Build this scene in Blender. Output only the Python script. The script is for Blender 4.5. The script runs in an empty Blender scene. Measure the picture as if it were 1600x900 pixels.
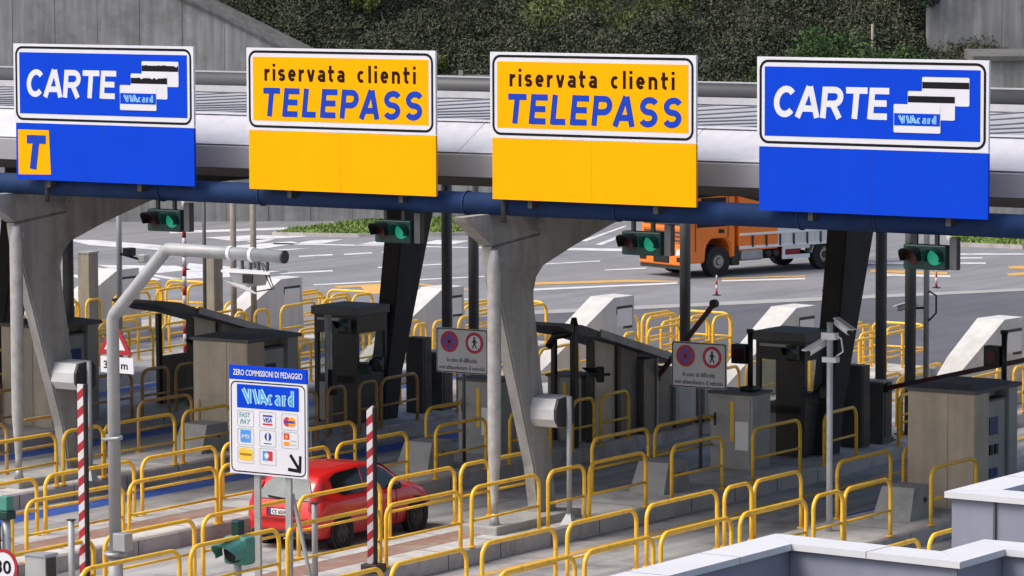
import bpy, bmesh, math, random
import numpy as np
from mathutils import Vector, Matrix
random.seed(7)
rng = np.random.default_rng(11)
SC = bpy.context.scene
COL = SC.collection
R = math.radians

# ---------------------------------------------------------------- camera
F, YH, YAW, ROLL = 6261.16, -117.275, R(33.799), R(-0.21)
CAMP = Vector((43.2, -63.17, 12.0))
PITCH = math.atan((450 - YH) / F)
_v = Vector((-math.sin(YAW)*math.cos(PITCH), math.cos(YAW)*math.cos(PITCH), -math.sin(PITCH)))
_r0 = Vector((math.cos(YAW), math.sin(YAW), 0)); _u0 = _r0.cross(_v)
_r = _r0*math.cos(ROLL) + _u0*math.sin(ROLL)
_u = _u0*math.cos(ROLL) - _r0*math.sin(ROLL)
cd = bpy.data.cameras.new('Camera'); cam = bpy.data.objects.new('Camera', cd); COL.objects.link(cam)
cd.sensor_width = 36; cd.lens = 36*F/1600; cd.clip_start = 1; cd.clip_end = 3000
cam.matrix_world = Matrix(((_r.x, _u.x, -_v.x, CAMP.x), (_r.y, _u.y, -_v.y, CAMP.y), (_r.z, _u.z, -_v.z, CAMP.z), (0, 0, 0, 1)))
SC.camera = cam
SC.render.resolution_x, SC.render.resolution_y = 1024, 576

# ---------------------------------------------------------------- sky, sun, exposure
SUN_EL, SUN_AZ = 52.0, 232.0        # azimuth of the sun, degrees counter-clockwise from +X
w = bpy.data.worlds.new('World'); SC.world = w; w.use_nodes = True
nt = w.node_tree; bg = nt.nodes['Background']
sky = nt.nodes.new('ShaderNodeTexSky'); sky.sky_type = 'NISHITA'; sky.sun_disc = False
sky.sun_elevation = R(SUN_EL); sky.sun_rotation = R(90 - SUN_AZ)
sky.dust_density = 4.0; sky.air_density = 1.0; sky.ozone_density = 1.0
nt.links.new(sky.outputs[0], bg.inputs[0]); bg.inputs[1].default_value = 0.15
sd = bpy.data.lights.new('Sun', 'SUN'); sd.energy = 2.0; sd.angle = R(30); sd.color = (1, .955, .9)
so = bpy.data.objects.new('Sun', sd); COL.objects.link(so)
sdir = Vector((math.cos(R(SUN_EL))*math.cos(R(SUN_AZ)), math.cos(R(SUN_EL))*math.sin(R(SUN_AZ)), math.sin(R(SUN_EL))))
so.rotation_euler = sdir.to_track_quat('Z', 'Y').to_euler()
SC.view_settings.view_transform = 'Standard'; SC.view_settings.look = 'None'
SC.view_settings.exposure = 0.38; SC.view_settings.gamma = 1.0; SC.view_settings.use_curve_mapping = False

# ---------------------------------------------------------------- helpers
def ground_at(u, v, z=0.0):
    d = _v + _r*((u-800)/F) - _u*((v-450)/F)
    return CAMP + d*((z-CAMP.z)/d.z)

def srgb(r, g, b):
    f = lambda c: c/12.92 if c <= .04045 else ((c+.055)/1.055)**2.4
    return (f(r/255), f(g/255), f(b/255))

MATS = {}
def mat(name, col, rough=.6, metal=0.0, var=.12, scale=4.0, bump=0.0, streak=0.0, dirt=None, dirt_amt=.0, dirt_scale=1.2, spec=.4, emit=None, estr=0, fine=0.0, coat=0.0, along=0.0):
    if name in MATS: return MATS[name]
    m = bpy.data.materials.new(name); m.use_nodes = True
    n = m.node_tree.nodes; l = m.node_tree.links; b = n['Principled BSDF']
    b.inputs['Roughness'].default_value = rough; b.inputs['Metallic'].default_value = metal
    b.inputs['Specular IOR Level'].default_value = spec
    if coat: b.inputs['Coat Weight'].default_value = coat; b.inputs['Coat Roughness'].default_value = .08
    geo = n.new('ShaderNodeNewGeometry')
    vec = geo.outputs['Position']
    no = n.new('ShaderNodeTexNoise'); no.inputs['Scale'].default_value = scale; no.inputs['Detail'].default_value = 6; no.inputs['Roughness'].default_value = .65
    l.new(vec, no.inputs['Vector'])
    rp = n.new('ShaderNodeMapRange'); rp.inputs['From Min'].default_value = .3; rp.inputs['From Max'].default_value = .7
    rp.inputs['To Min'].default_value = 1-var; rp.inputs['To Max'].default_value = 1+var
    l.new(no.outputs['Fac'], rp.inputs['Value'])
    mx = n.new('ShaderNodeMix'); mx.data_type = 'RGBA'; mx.blend_type = 'MULTIPLY'; mx.inputs['Factor'].default_value = 1
    mx.inputs['A'].default_value = (*col, 1); l.new(rp.outputs[0], mx.inputs['B'])
    out = mx.outputs['Result']
    if fine:
        nf = n.new('ShaderNodeTexNoise'); nf.inputs['Scale'].default_value = 60; nf.inputs['Detail'].default_value = 3; l.new(vec, nf.inputs['Vector'])
        rf = n.new('ShaderNodeMapRange'); rf.inputs['From Min'].default_value = .3; rf.inputs['From Max'].default_value = .7
        rf.inputs['To Min'].default_value = 1-fine; rf.inputs['To Max'].default_value = 1+fine; l.new(nf.outputs['Fac'], rf.inputs['Value'])
        m2 = n.new('ShaderNodeMix'); m2.data_type = 'RGBA'; m2.blend_type = 'MULTIPLY'; m2.inputs['Factor'].default_value = 1
        l.new(out, m2.inputs['A']); l.new(rf.outputs[0], m2.inputs['B']); out = m2.outputs['Result']
    if streak:
        mp = n.new('ShaderNodeMapping'); mp.inputs['Scale'].default_value = (3, 3, .22); l.new(vec, mp.inputs['Vector'])
        ns = n.new('ShaderNodeTexNoise'); ns.inputs['Scale'].default_value = 1.4; ns.inputs['Detail'].default_value = 5; l.new(mp.outputs[0], ns.inputs['Vector'])
        rs = n.new('ShaderNodeMapRange'); rs.inputs['From Min'].default_value = .35; rs.inputs['From Max'].default_value = .68
        rs.inputs['To Min'].default_value = 1-streak; rs.inputs['To Max'].default_value = 1+streak*.4; l.new(ns.outputs['Fac'], rs.inputs['Value'])
        m3 = n.new('ShaderNodeMix'); m3.data_type = 'RGBA'; m3.blend_type = 'MULTIPLY'; m3.inputs['Factor'].default_value = 1
        l.new(out, m3.inputs['A']); l.new(rs.outputs[0], m3.inputs['B']); out = m3.outputs['Result']
    if along:
        mp2 = n.new('ShaderNodeMapping'); mp2.inputs['Scale'].default_value = (1.5, .07, 1); l.new(vec, mp2.inputs['Vector'])
        na_ = n.new('ShaderNodeTexNoise'); na_.inputs['Scale'].default_value = 1.0; na_.inputs['Detail'].default_value = 5; l.new(mp2.outputs[0], na_.inputs['Vector'])
        ra_ = n.new('ShaderNodeMapRange'); ra_.inputs['From Min'].default_value = .4; ra_.inputs['From Max'].default_value = .66
        ra_.inputs['To Min'].default_value = 1+along*.25; ra_.inputs['To Max'].default_value = 1-along; l.new(na_.outputs['Fac'], ra_.inputs['Value'])
        m5 = n.new('ShaderNodeMix'); m5.data_type = 'RGBA'; m5.blend_type = 'MULTIPLY'; m5.inputs['Factor'].default_value = 1
        l.new(out, m5.inputs['A']); l.new(ra_.outputs[0], m5.inputs['B']); out = m5.outputs['Result']
    if dirt:
        nd = n.new('ShaderNodeTexNoise'); nd.inputs['Scale'].default_value = dirt_scale; nd.inputs['Detail'].default_value = 8; nd.inputs['Roughness'].default_value = .7; l.new(vec, nd.inputs['Vector'])
        rd = n.new('ShaderNodeMapRange'); rd.inputs['From Min'].default_value = .5; rd.inputs['From Max'].default_value = .68
        rd.inputs['To Max'].default_value = dirt_amt; l.new(nd.outputs['Fac'], rd.inputs['Value'])
        m4 = n.new('ShaderNodeMix'); m4.data_type = 'RGBA'; l.new(rd.outputs[0], m4.inputs['Factor'])
        l.new(out, m4.inputs['A']); m4.inputs['B'].default_value = (*dirt, 1); out = m4.outputs['Result']
    l.new(out, b.inputs['Base Color'])
    if bump:
        bp = n.new('ShaderNodeBump'); bp.inputs['Strength'].default_value = bump; bp.inputs['Distance'].default_value = .02
        l.new(no.outputs['Fac'], bp.inputs['Height']); l.new(bp.outputs[0], b.inputs['Normal'])
    if emit:
        b.inputs['Emission Color'].default_value = (*emit, 1); b.inputs['Emission Strength'].default_value = estr
    MATS[name] = m
    return m

class MB:
    """collects geometry for ONE mesh object"""
    def __init__(s): s.v = []; s.f = []; s.mi = []; s.sm = []
    def add(s, vs, fs, mi=0, smooth=False):
        o = len(s.v); s.v += [tuple(x) for x in vs]
        for f in fs: s.f.append([i+o for i in f]); s.mi.append(mi); s.sm.append(smooth)
        return s
    def box(s, x0, x1, y0, y1, z0, z1, mi=0, bev=0.0):
        if bev <= 0:
            vs = [(x, y, z) for z in (z0, z1) for y in (y0, y1) for x in (x0, x1)]
            return s.add(vs, [(0, 2, 3, 1), (4, 5, 7, 6), (0, 1, 5, 4), (2, 6, 7, 3), (0, 4, 6, 2), (1, 3, 7, 5)], mi)
        bm = bmesh.new(); bmesh.ops.create_cube(bm, size=1)
        bmesh.ops.transform(bm, matrix=Matrix.Translation(((x0+x1)/2, (y0+y1)/2, (z0+z1)/2)) @ Matrix.Diagonal((x1-x0, y1-y0, z1-z0, 1)), verts=bm.verts)
        bmesh.ops.bevel(bm, geom=bm.edges[:], offset=bev, segments=2, affect='EDGES', profile=.5)
        return s.bm(bm, mi)
    def bm(s, bm, mi=0, smooth=False):
        bm.verts.index_update()
        s.add([v.co[:] for v in bm.verts], [[v.index for v in f.verts] for f in bm.faces], mi, smooth); bm.free(); return s
    def obox(s, a, b, wx, h, mi=0, up=Vector((0, 0, 1))):
        """bar of section wx * h from a to b"""
        a, b = Vector(a), Vector(b); d = (b-a).normalized()
        if abs(d.dot(up)) > .98: up = Vector((0, 1, 0))
        sx = d.cross(up).normalized(); uz = sx.cross(d)
        vs = []
        for p in (a, b):
            for (i, j) in ((-1, -1), (1, -1), (1, 1), (-1, 1)): vs.append(p+sx*(i*wx/2)+uz*(j*h/2))
        return s.add(vs, [(3, 2, 1, 0), (4, 5, 6, 7), (0, 1, 5, 4), (1, 2, 6, 5), (2, 3, 7, 6), (3, 0, 4, 7)], mi)
    def tube(s, pts, r, n=8, mi=0, caps=True, closed=False):
        pts = [Vector(p) for p in pts]; m = len(pts)
        rr = r if isinstance(r, (list, tuple)) else [r]*m
        vs = []; up = None
        for i, p in enumerate(pts):
            if closed: t = (pts[(i+1) % m]-pts[i-1]).normalized()
            else: t = (pts[min(i+1, m-1)]-pts[max(i-1, 0)]).normalized()
            if up is None:
                up = Vector((0, 0, 1)) if abs(t.z) < .9 else Vector((1, 0, 0))
            e1 = t.cross(up).normalized(); e2 = e1.cross(t).normalized(); up = e2
            for k in range(n):
                a = 2*math.pi*k/n; vs.append(p+(e1*math.cos(a)+e2*math.sin(a))*rr[i])
        fs = []
        for i in range(m if closed else m-1):
            j = (i+1) % m
            for k in range(n): fs.append((i*n+k, j*n+k, j*n+(k+1) % n, i*n+(k+1) % n))
        s.add(vs, fs, mi, True)
        if caps and not closed:
            o = len(s.v)-len(vs)
            s.f.append([o+k for k in range(n)]); s.mi.append(mi); s.sm.append(False)
            s.f.append([o+(m-1)*n+k for k in reversed(range(n))]); s.mi.append(mi); s.sm.append(False)
        return s
    def prism(s, prof, axis, a0, a1, mi=0):
        """profile extruded along an axis; prof in the two other axes, in order"""
        def P(p, a):
            if axis == 'x': return (a, p[0], p[1])
            if axis == 'y': return (p[0], a, p[1])
            return (p[0], p[1], a)
        n = len(prof); vs = [P(p, a0) for p in prof]+[P(p, a1) for p in prof]
        fs = [list(range(n)), list(range(2*n-1, n-1, -1))]+[(i, i+n, (i+1) % n+n, (i+1) % n) for i in range(n)]
        return s.add(vs, fs, mi)
    def disc(s, c, r, axis, th, n=24, mi=0, r0=0.0, smooth=False):
        """short cylinder (or ring) centred at c along axis"""
        c = Vector(c)
        def P(a, rad, t):
            x, y = rad*math.cos(a), rad*math.sin(a)
            return c+Vector({'x': (t, x, y), 'y': (x, t, y), 'z': (x, y, t)}[axis])
        A = [2*math.pi*k/n for k in range(n)]
        vs = [P(a, r, -th/2) for a in A]+[P(a, r, th/2) for a in A]
        fs = [(k, (k+1) % n, (k+1) % n+n, k+n) for k in range(n)]
        if r0 > 0:
            vs += [P(a, r0, -th/2) for a in A]+[P(a, r0, th/2) for a in A]
            for k in range(n):
                j = (k+1) % n
                fs += [(k+2*n, k+3*n, j+3*n, j+2*n), (k, k+2*n, j+2*n, j), (k+n, j+n, j+3*n, k+3*n)]
        else:
            fs += [list(range(n-1, -1, -1)), list(range(n, 2*n))]
        return s.add(vs, fs, mi, smooth)
    def hull(s, pts, mi=0):
        bm = bmesh.new()
        for p in pts: bm.verts.new(p)
        bmesh.ops.convex_hull(bm, input=bm.verts[:]); 
        bmesh.ops.dissolve_limit(bm, angle_limit=R(2), verts=bm.verts[:], edges=bm.edges[:])
        return s.bm(bm, mi)
    def build(s, name, m, parent=None, loc=None, fixn=True):
        me = bpy.data.meshes.new(name); me.from_pydata(s.v, [], s.f)
        ms = m if isinstance(m, (list, tuple)) else [m]
        for x in ms: me.materials.append(x)
        me.polygons.foreach_set('material_index', s.mi); me.polygons.foreach_set('use_smooth', s.sm)
        if fixn:
            bm = bmesh.new(); bm.from_mesh(me); bmesh.ops.recalc_face_normals(bm, faces=bm.faces[:]); bm.to_mesh(me); bm.free()
        me.update()
        o = bpy.data.objects.new(name, me); COL.objects.link(o)
        if parent: o.parent = parent
        if loc is not None: o.location = loc
        return o

def tag(o, label=None, cat=None, group=None, kind=None):
    if label: o['label'] = label
    if cat: o['category'] = cat
    if group: o['group'] = group
    if kind: o['kind'] = kind
    return o
def thing(name, label, cat, loc=(0, 0, 0), rz=0.0, group=None):
    o = bpy.data.objects.new(name, None); COL.objects.link(o); o.empty_display_size = .3
    o.location = loc; o.rotation_euler = (0, 0, rz); return tag(o, label, cat, group)
def copy_tree(o, parent=None):
    c = o.copy(); COL.objects.link(c)
    if parent: c.parent = parent
    for ch in list(o.children): copy_tree(ch, c)
    return c
def dup(o, loc, rz=None, label=None, group=None):
    c = copy_tree(o); c.location = loc
    if rz is not None: c.rotation_euler = (0, 0, rz)
    if label: c['label'] = label
    if group: c['group'] = group
    return c
def struct(name, mb, m): 
    o = mb.build(name, m); o['kind'] = 'structure'; return o

def text_geo(s, width, height, bold=0.0, shear=0.0, th=.004, spacing=1.0):
    """letters as a mesh lying in the XZ plane facing -Y, fitted to width * height, lower left corner at the origin"""
    cu = bpy.data.curves.new('t', 'FONT'); cu.body = s; cu.offset = bold; cu.shear = shear; cu.extrude = .01; cu.space_character = spacing; cu.resolution_u = 3
    ob = bpy.data.objects.new('t', cu); COL.objects.link(ob)
    dg = bpy.context.evaluated_depsgraph_get(); me = bpy.data.meshes.new_from_object(ob.evaluated_get(dg))
    vs = np.array([v.co[:] for v in me.vertices]); fs = [list(p.vertices) for p in me.polygons]
    bpy.data.objects.remove(ob); bpy.data.curves.remove(cu); bpy.data.meshes.remove(me)
    lo, hi = vs.min(0), vs.max(0)
    x = (vs[:, 0]-lo[0])/(hi[0]-lo[0])*width; z = (vs[:, 1]-lo[1])/(hi[1]-lo[1])*height
    y = -(vs[:, 2]-lo[2])/(hi[2]-lo[2])*th
    return np.stack([x, y, z], 1), fs
def put_text(mb, s, x, y, z, width, height, mi=0, **k):
    vs, fs = text_geo(s, width, height, **k); vs = vs+np.array([x, y, z]); mb.add(vs.tolist(), fs, mi); return mb

def _arc(cx, cz, rx, rz, a0, a1, n=14): return [(cx+rx*math.cos(R(a0+(a1-a0)*k/n)), cz+rz*math.sin(R(a0+(a1-a0)*k/n))) for k in range(n+1)]
def glyph(ch, t):
    """centre lines of a letter with half stroke t, cap height 1; returns (lines, width)"""
    X = .72
    if ch == 'C': w = .76; return [_arc(w/2, .5, w/2-t, .5-t, 42, 318, 20)], w
    if ch == 'A': w = .80; return [[(t*.9, 0), (w/2-.015, 1)], [(w-t*.9, 0), (w/2+.015, 1)], [(w*.24, .29), (w*.76, .29)]], w
    if ch in 'RP':
        w = .70; q = (.5-t)/2+.02; L = [[(t, 0), (t, 1)], [(t, 1-t), (w-t-q*.9, 1-t)]+_arc(w-t-q*.9, 1-t-q, q*.9, q, 90, -90, 10)[1:]+[(t, 1-t-2*q)]]
        if ch == 'R': L.append([(w*.52, 1-t-2*q), (w-t*.85, 0)])
        return L, w
    if ch == 'T': w = .68; return [[(0, 1-t), (w, 1-t)], [(w/2, 1-t), (w/2, 0)]], w
    if ch == 'E': w = .62; return [[(t, 0), (t, 1)], [(t, 1-t), (w, 1-t)], [(t, .51), (w*.93, .51)], [(t, t), (w, t)]], w
    if ch == 'L': w = .56; return [[(t, 1), (t, 0)], [(t, t), (w, t)]], w
    if ch == 'I': return [[(t, 0), (t, 1)]], 2*t
    if ch == 'V': w = .74; return [[(t*.9, 1), (w/2-.01, 0)], [(w-t*.9, 1), (w/2+.01, 0)]], w
    if ch in 'Ss':
        h = 1 if ch == 'S' else X; w = .68 if ch == 'S' else .50; q = (h/2-t)/2; q2 = h/2-t
        return [_arc(w/2, h-t-q, w/2-t, q, 25, 270, 14)+_arc(w/2, t+q, w/2-t, q, 90, -155, 14)[1:]], w
    if ch == 'r': w = .38; return [[(t, 0), (t, X)], _arc(w, X*.52, w-t, X*.48-t, 180, 92, 8)], w
    if ch == 'i': return [[(t, 0), (t, X)], [(t, .86), (t, 1.03)]], 2*t
    if ch == 'l': return [[(t, 0), (t, 1.03)]], 2*t
    if ch == 'e': w = .54; return [_arc(w/2, X/2, w/2-t, X/2-t, 0, 318, 20), [(t, X/2), (w-t*.5, X/2)]], w
    if ch == 'c': w = .52; return [_arc(w/2, X/2, w/2-t, X/2-t, 48, 312, 18)], w
    if ch == 'v': w = .54; return [[(t*.9, X), (w/2-.01, 0)], [(w-t*.9, X), (w/2+.01, 0)]], w
    if ch == 'a': w = .52; return [_arc(w/2, X-.22, w/2-t, .22-t, 155, 0, 8)+[(w-t, 0)], _arc(w/2, .23, w/2-t, .23-t, 0, 360, 18)], w
    if ch == 't': w = .42; x = w*.38; return [[(x, .98), (x, .2)]+_arc(x+.16, .2, .16, .2-t, 180, 275, 6)[1:], [(0, X-t), (w, X-t)]], w
    if ch == 'n': w = .54; return [[(t, 0), (t, X)], _arc(w/2, X-.26, w/2-t, .26-t, 180, 0, 12)+[(w-t, 0)]], w
    if ch == 'd': w = .56; return [[(w-t, 0), (w-t, 1.03)], _arc(w/2, X/2, w/2-t, X/2-t, 0, 360, 20)], w
    return [], .35
def ribbon(mb, L, w, y, mi, th):
    n = len(L); left, right = [], []
    L = [Vector((p[0], p[1])) for p in L]
    for i in range(n):
        d0 = (L[i]-L[i-1]).normalized() if i else None; d1 = (L[i+1]-L[i]).normalized() if i < n-1 else None
        ds = [d for d in (d0, d1) if d is not None]; nn = [Vector((-d.y, d.x)) for d in ds]
        m = nn[0] if len(nn) == 1 else (nn[0]+nn[1])
        m = m*(w/2/max(m.dot(nn[0]), .35)) if len(nn) > 1 else m*(w/2)
        left.append(L[i]+m); right.append(L[i]-m)
    vs = [(p.x, y-th, p.y) for p in left]+[(p.x, y-th, p.y) for p in right]+[(p.x, y, p.y) for p in left]+[(p.x, y, p.y) for p in right]
    fs = []
    for i in range(n-1): fs += [(i, i+n, i+n+1, i+1), (i, i+1, i+1+2*n, i+2*n), (i+n, i+3*n, i+1+3*n, i+1+n)]
    fs += [(0, 2*n, 3*n, n), (n-1, 2*n-1, 4*n-1, 3*n-1)]
    mb.add(vs, fs, mi)
def stroke_text(mb, s, x, y, z, width, height, mi=0, stroke=.17, gap=.14, shear=0.0, th=.003, layer=None):
    """painted sign lettering: every letter a set of even strokes, fitted to width * height"""
    cur = 0; G = []
    for ch in s:
        L, w_ = glyph(ch, stroke/2)
        if ch == 'A': cur -= .10
        G.append((cur, L)); cur += w_+gap-(.05 if ch == 'A' else 0)
    tot = cur-gap; sx = (width-shear*height)/tot; k = 0
    for off, L in G:
        for ln in L:
            ribbon(mb, [(x+(off+p[0])*sx+shear*p[1]*height, z+p[1]*height) for p in ln], (layer or stroke)*(sx*.5+height*.5), y-.00025*(k % 4), mi, th); k += 1
    return mb

def rrect(x0, x1, z0, z1, r, n=5):
    P = []
    for (cx, cz, a0) in ((x1-r, z1-r, 0), (x0+r, z1-r, 90), (x0+r, z0+r, 180), (x1-r, z0+r, 270)):
        for k in range(n+1):
            a = R(a0+90*k/n); P.append((cx+r*math.cos(a), cz+r*math.sin(a)))
    return P
def ring_plate(mb, outer, inner, y0, y1, mi=0):
    n = len(outer); vs = [(p[0], y, p[1]) for y in (y0, y1) for p in outer]+[(p[0], y, p[1]) for y in (y0, y1) for p in inner]
    fs = []
    for k in range(n):
        j = (k+1) % n
        fs += [(k, j, j+n, k+n), (k+2*n, k+3*n, j+3*n, j+2*n), (k, k+2*n, j+2*n, j), (k+n, j+n, j+3*n, k+3*n)]
    return mb.add(vs, fs, mi)

# ---------------------------------------------------------------- materials
BLUE = mat('sign_blue_sheeting', (.002, .050, .56), .6, var=.05, scale=.9, spec=.08)
YEL = mat('sign_yellow_sheeting', (.90, .40, .000), .6, var=.04, scale=.9, spec=.06)
WHT = mat('sign_white_sheeting', (.66, .66, .70), .5, var=.04, scale=1.5, spec=.15)
BLK = mat('sign_black_film', (.010, .010, .012), .6, var=.05, spec=.1)
TBLUE = mat('sign_letter_blue', (.012, .052, .42), .6, var=.10, scale=5, spec=.1)
TBRN = mat('sign_letter_black_brown', (.022, .006, .003), .6, var=.2, spec=.1)
CYAN = mat('sign_pale_cyan', (.50, .76, .86), .4, var=.03)
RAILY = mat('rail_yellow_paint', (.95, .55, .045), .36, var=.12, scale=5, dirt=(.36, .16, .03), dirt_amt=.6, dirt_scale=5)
RAILO = mat('rail_shaded_paint', (.50, .29, .09), .5, var=.2, scale=5, dirt=(.16, .09, .05), dirt_amt=.6, dirt_scale=3)  # rail yellow dulled: shade at left and under the canopy painted in
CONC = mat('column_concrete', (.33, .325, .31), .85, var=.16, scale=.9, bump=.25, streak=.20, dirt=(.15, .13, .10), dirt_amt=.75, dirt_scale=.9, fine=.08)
CONCD = mat('shaded_concrete', (.040, .037, .035), .85, var=.2, scale=1.2, bump=.2, streak=.15)  # column concrete with canopy shade painted in, for rear columns and girders
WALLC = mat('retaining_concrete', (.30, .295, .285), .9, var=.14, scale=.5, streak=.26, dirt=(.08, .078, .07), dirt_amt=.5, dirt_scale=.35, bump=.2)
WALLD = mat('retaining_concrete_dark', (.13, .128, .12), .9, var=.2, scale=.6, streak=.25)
NOSE = mat('nose_concrete', (.60, .585, .56), .75, var=.08, scale=1.2, streak=.10, dirt=(.36, .33, .29), dirt_amt=.35, bump=.1)
BLOCK = mat('block_concrete', (.33, .33, .315), .85, var=.12, scale=3, dirt=(.16, .15, .14), dirt_amt=.5, bump=.2)
KERB = mat('kerb_concrete', (.47, .43, .40), .85, var=.14, scale=1.6, dirt=(.17, .155, .14), dirt_amt=.6, dirt_scale=1.5, bump=.15)
PAVE = mat('island_paving', (.52, .51, .495), .85, along=.15, var=.15, scale=2, dirt=(.15, .145, .14), dirt_amt=.55, dirt_scale=.9, bump=.1, fine=.1)
BRICK = mat('island_brick', (.27, .165, .125), .85, var=.22, scale=6, dirt=(.33, .30, .28), dirt_amt=.75, dirt_scale=1.6, fine=.15)
ASPH = mat('old_asphalt', (.225, .225, .235), .85, var=.10, scale=.35, dirt=(.13, .13, .138), dirt_amt=.5, dirt_scale=.16, bump=.1, fine=.14, along=.16)
ASPD = mat('new_asphalt', (.105, .106, .120), .8, var=.10, scale=.3, fine=.14, along=.12, dirt=(.14, .14, .15), dirt_amt=.4, dirt_scale=.25)
LANE = mat('lane_concrete', (.36, .355, .35), .8, var=.14, scale=.6, dirt=(.085, .085, .09), dirt_amt=.7, dirt_scale=.5, fine=.12, along=.45)
PALE = mat('pale_joint', (.34, .335, .32), .85, var=.1, scale=1, fine=.1)
PWHT = mat('road_white_paint', (.66, .66, .66), .6, var=.12, scale=2, dirt=(.26, .26, .27), dirt_amt=.75, dirt_scale=1.1, fine=.12)
REFL = mat('reflector_white', (.70, .70, .69), .5, var=.05)
PYEL = mat('road_yellow_paint', (.66, .38, .10), .6, var=.16, scale=2, dirt=(.25, .22, .17), dirt_amt=.8, dirt_scale=2)
PORA = mat('road_orange_paint', (.80, .40, .12), .6, var=.1, scale=2)
PBLU = mat('road_blue_paint', (.025, .085, .36), .55, var=.2, scale=2, dirt=(.10, .12, .17), dirt_amt=.6, dirt_scale=1.4)
GALV = mat('galvanised_steel', (.40, .41, .415), .45, metal=.35, var=.12, scale=4, streak=.12)
GPOST = mat('grey_painted_steel', (.37, .375, .375), .5, metal=.15, var=.08, scale=3, streak=.12)
PIPE = mat('pipe_dull_steel', (.40, .395, .38), .6, metal=.1, var=.16, scale=5, dirt=(.27, .20, .18), dirt_amt=.5, dirt_scale=3, streak=.15)
DSTEEL = mat('dark_steel', (.055, .052, .050), .5, metal=.3, var=.2, scale=4)
DPOST = mat('dark_grey_post', (.10, .10, .10), .55, metal=.2, var=.15, scale=3)
STEEL = mat('cabinet_steel', (.50, .42, .32), .5, metal=.1, var=.12, scale=2, streak=.15)
STEELG = mat('cabinet_grey', (.36, .36, .345), .5, metal=.2, var=.10, scale=2, streak=.12)
ROOFD = mat('cabinet_roof_dark', (.10, .10, .102), .55, metal=.1, var=.15, scale=3)
BRONZE = mat('dark_bronze_panel', (.17, .155, .135), .45, metal=.15, var=.18, scale=2, streak=.2)
BEIGE = mat('beige_panel', (.68, .57, .43), .55, var=.10, scale=1.5, streak=.12)
NAVY = mat('beam_navy_paint', (.016, .040, .115), .7, var=.2, scale=1.5, dirt=(.02, .022, .03), dirt_amt=.5, spec=.15)
ROOFW = mat('roof_white_sheet', (.44, .44, .46), .45, metal=.0, var=.06, scale=.6, streak=.08, dirt=(.38, .38, .40), dirt_amt=.3, dirt_scale=.8)
FASC = mat('fascia_white', (.55, .55, .585), .55, var=.05, scale=.5, streak=.08, spec=.2, dirt=(.34, .34, .36), dirt_amt=.35, dirt_scale=.5)
FASCG = mat('fascia_grey', (.40, .40, .41), .45, var=.06, scale=.6)
PARAG = mat('roof_parapet_grey', (.052, .053, .058), .5, metal=.0, var=.1, scale=.7)
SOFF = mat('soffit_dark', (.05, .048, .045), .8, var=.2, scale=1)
TLG = mat('signal_green_housing', (.006, .038, .032), .45, var=.15, scale=6)
TLG2 = mat('signal_green_bright', (.07, .25, .195), .45, var=.12, scale=6)
BLACK = mat('black_plastic', (.012, .012, .013), .45, var=.2)
LRED = mat('lens_red_off', (.06, .008, .008), .25, var=.1)
LGRN = mat('lens_green_lit', (.01, .25, .16), .3, var=.1, emit=(.03, .85, .45), estr=.16)
LGOFF = mat('lens_green_dim', (.008, .06, .045), .25, var=.1)
REDS = mat('stripe_red', (.36, .018, .030), .45, var=.1)
WHTS = mat('stripe_white', (.60, .58, .59), .45, var=.08, scale=5)
CAMW = mat('camera_white', (.70, .70, .69), .4, var=.05)
GLASS = mat('booth_glass', (.72, .78, .75), .04, var=.08, scale=1.5, spec=.5)
_b = GLASS.node_tree.nodes['Principled BSDF']; _b.inputs['Transmission Weight'].default_value = .92; _b.inputs['IOR'].default_value = 1.08
CARR = mat('car_red_paint', (.60, .016, .014), .22, var=.03, spec=.5, coat=.6)
CGLASS = mat('car_glass', (.014, .017, .018), .08, var=.3, scale=2, spec=.35)
CGLASSR = mat('car_rear_glass', (.10, .12, .12), .25, var=.35, scale=3, spec=.22)
TYRE = mat('tyre_rubber', (.018, .018, .018), .8, var=.2)
ALLOY = mat('wheel_rim', (.30, .30, .30), .35, metal=.6, var=.15)
RIMD = mat('wheel_rim_dark', (.055, .055, .055), .4, metal=.4, var=.2)
LAMPR = mat('tail_lamp_red', (.40, .03, .035), .4, var=.08, spec=.2)
LAMPW = mat('head_lamp_glass', (.85, .85, .83), .15, var=.05)
TRKO = mat('truck_orange_paint', (.86, .20, .016), .32, var=.04, scale=1.5, spec=.5, coat=.3)
TRKW = mat('truck_white_sheet', (.68, .68, .66), .5, var=.06, scale=1.2, streak=.12)
TRKD = mat('truck_dark_plastic', (.030, .030, .031), .6, var=.15)
PLATE = mat('plate_white', (.78, .78, .76), .4, var=.05)
PARW = mat('coping_white', (.62, .62, .63), .5, var=.04, scale=1.2, dirt=(.55, .55, .55), dirt_amt=.35, dirt_scale=.9)
PARB = mat('parapet_blue_grey', (.245, .255, .315), .55, var=.05, scale=.8, streak=.06)
ROOFIN = mat('flat_roof_felt', (.11, .11, .115), .9, var=.15)
SOIL = mat('hill_soil', (.030, .030, .020), .95, var=.25, scale=.8, bump=.3)
GRASSB = mat('grass_ground', (.12, .175, .045), .95, var=.3, scale=1.5)
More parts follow.
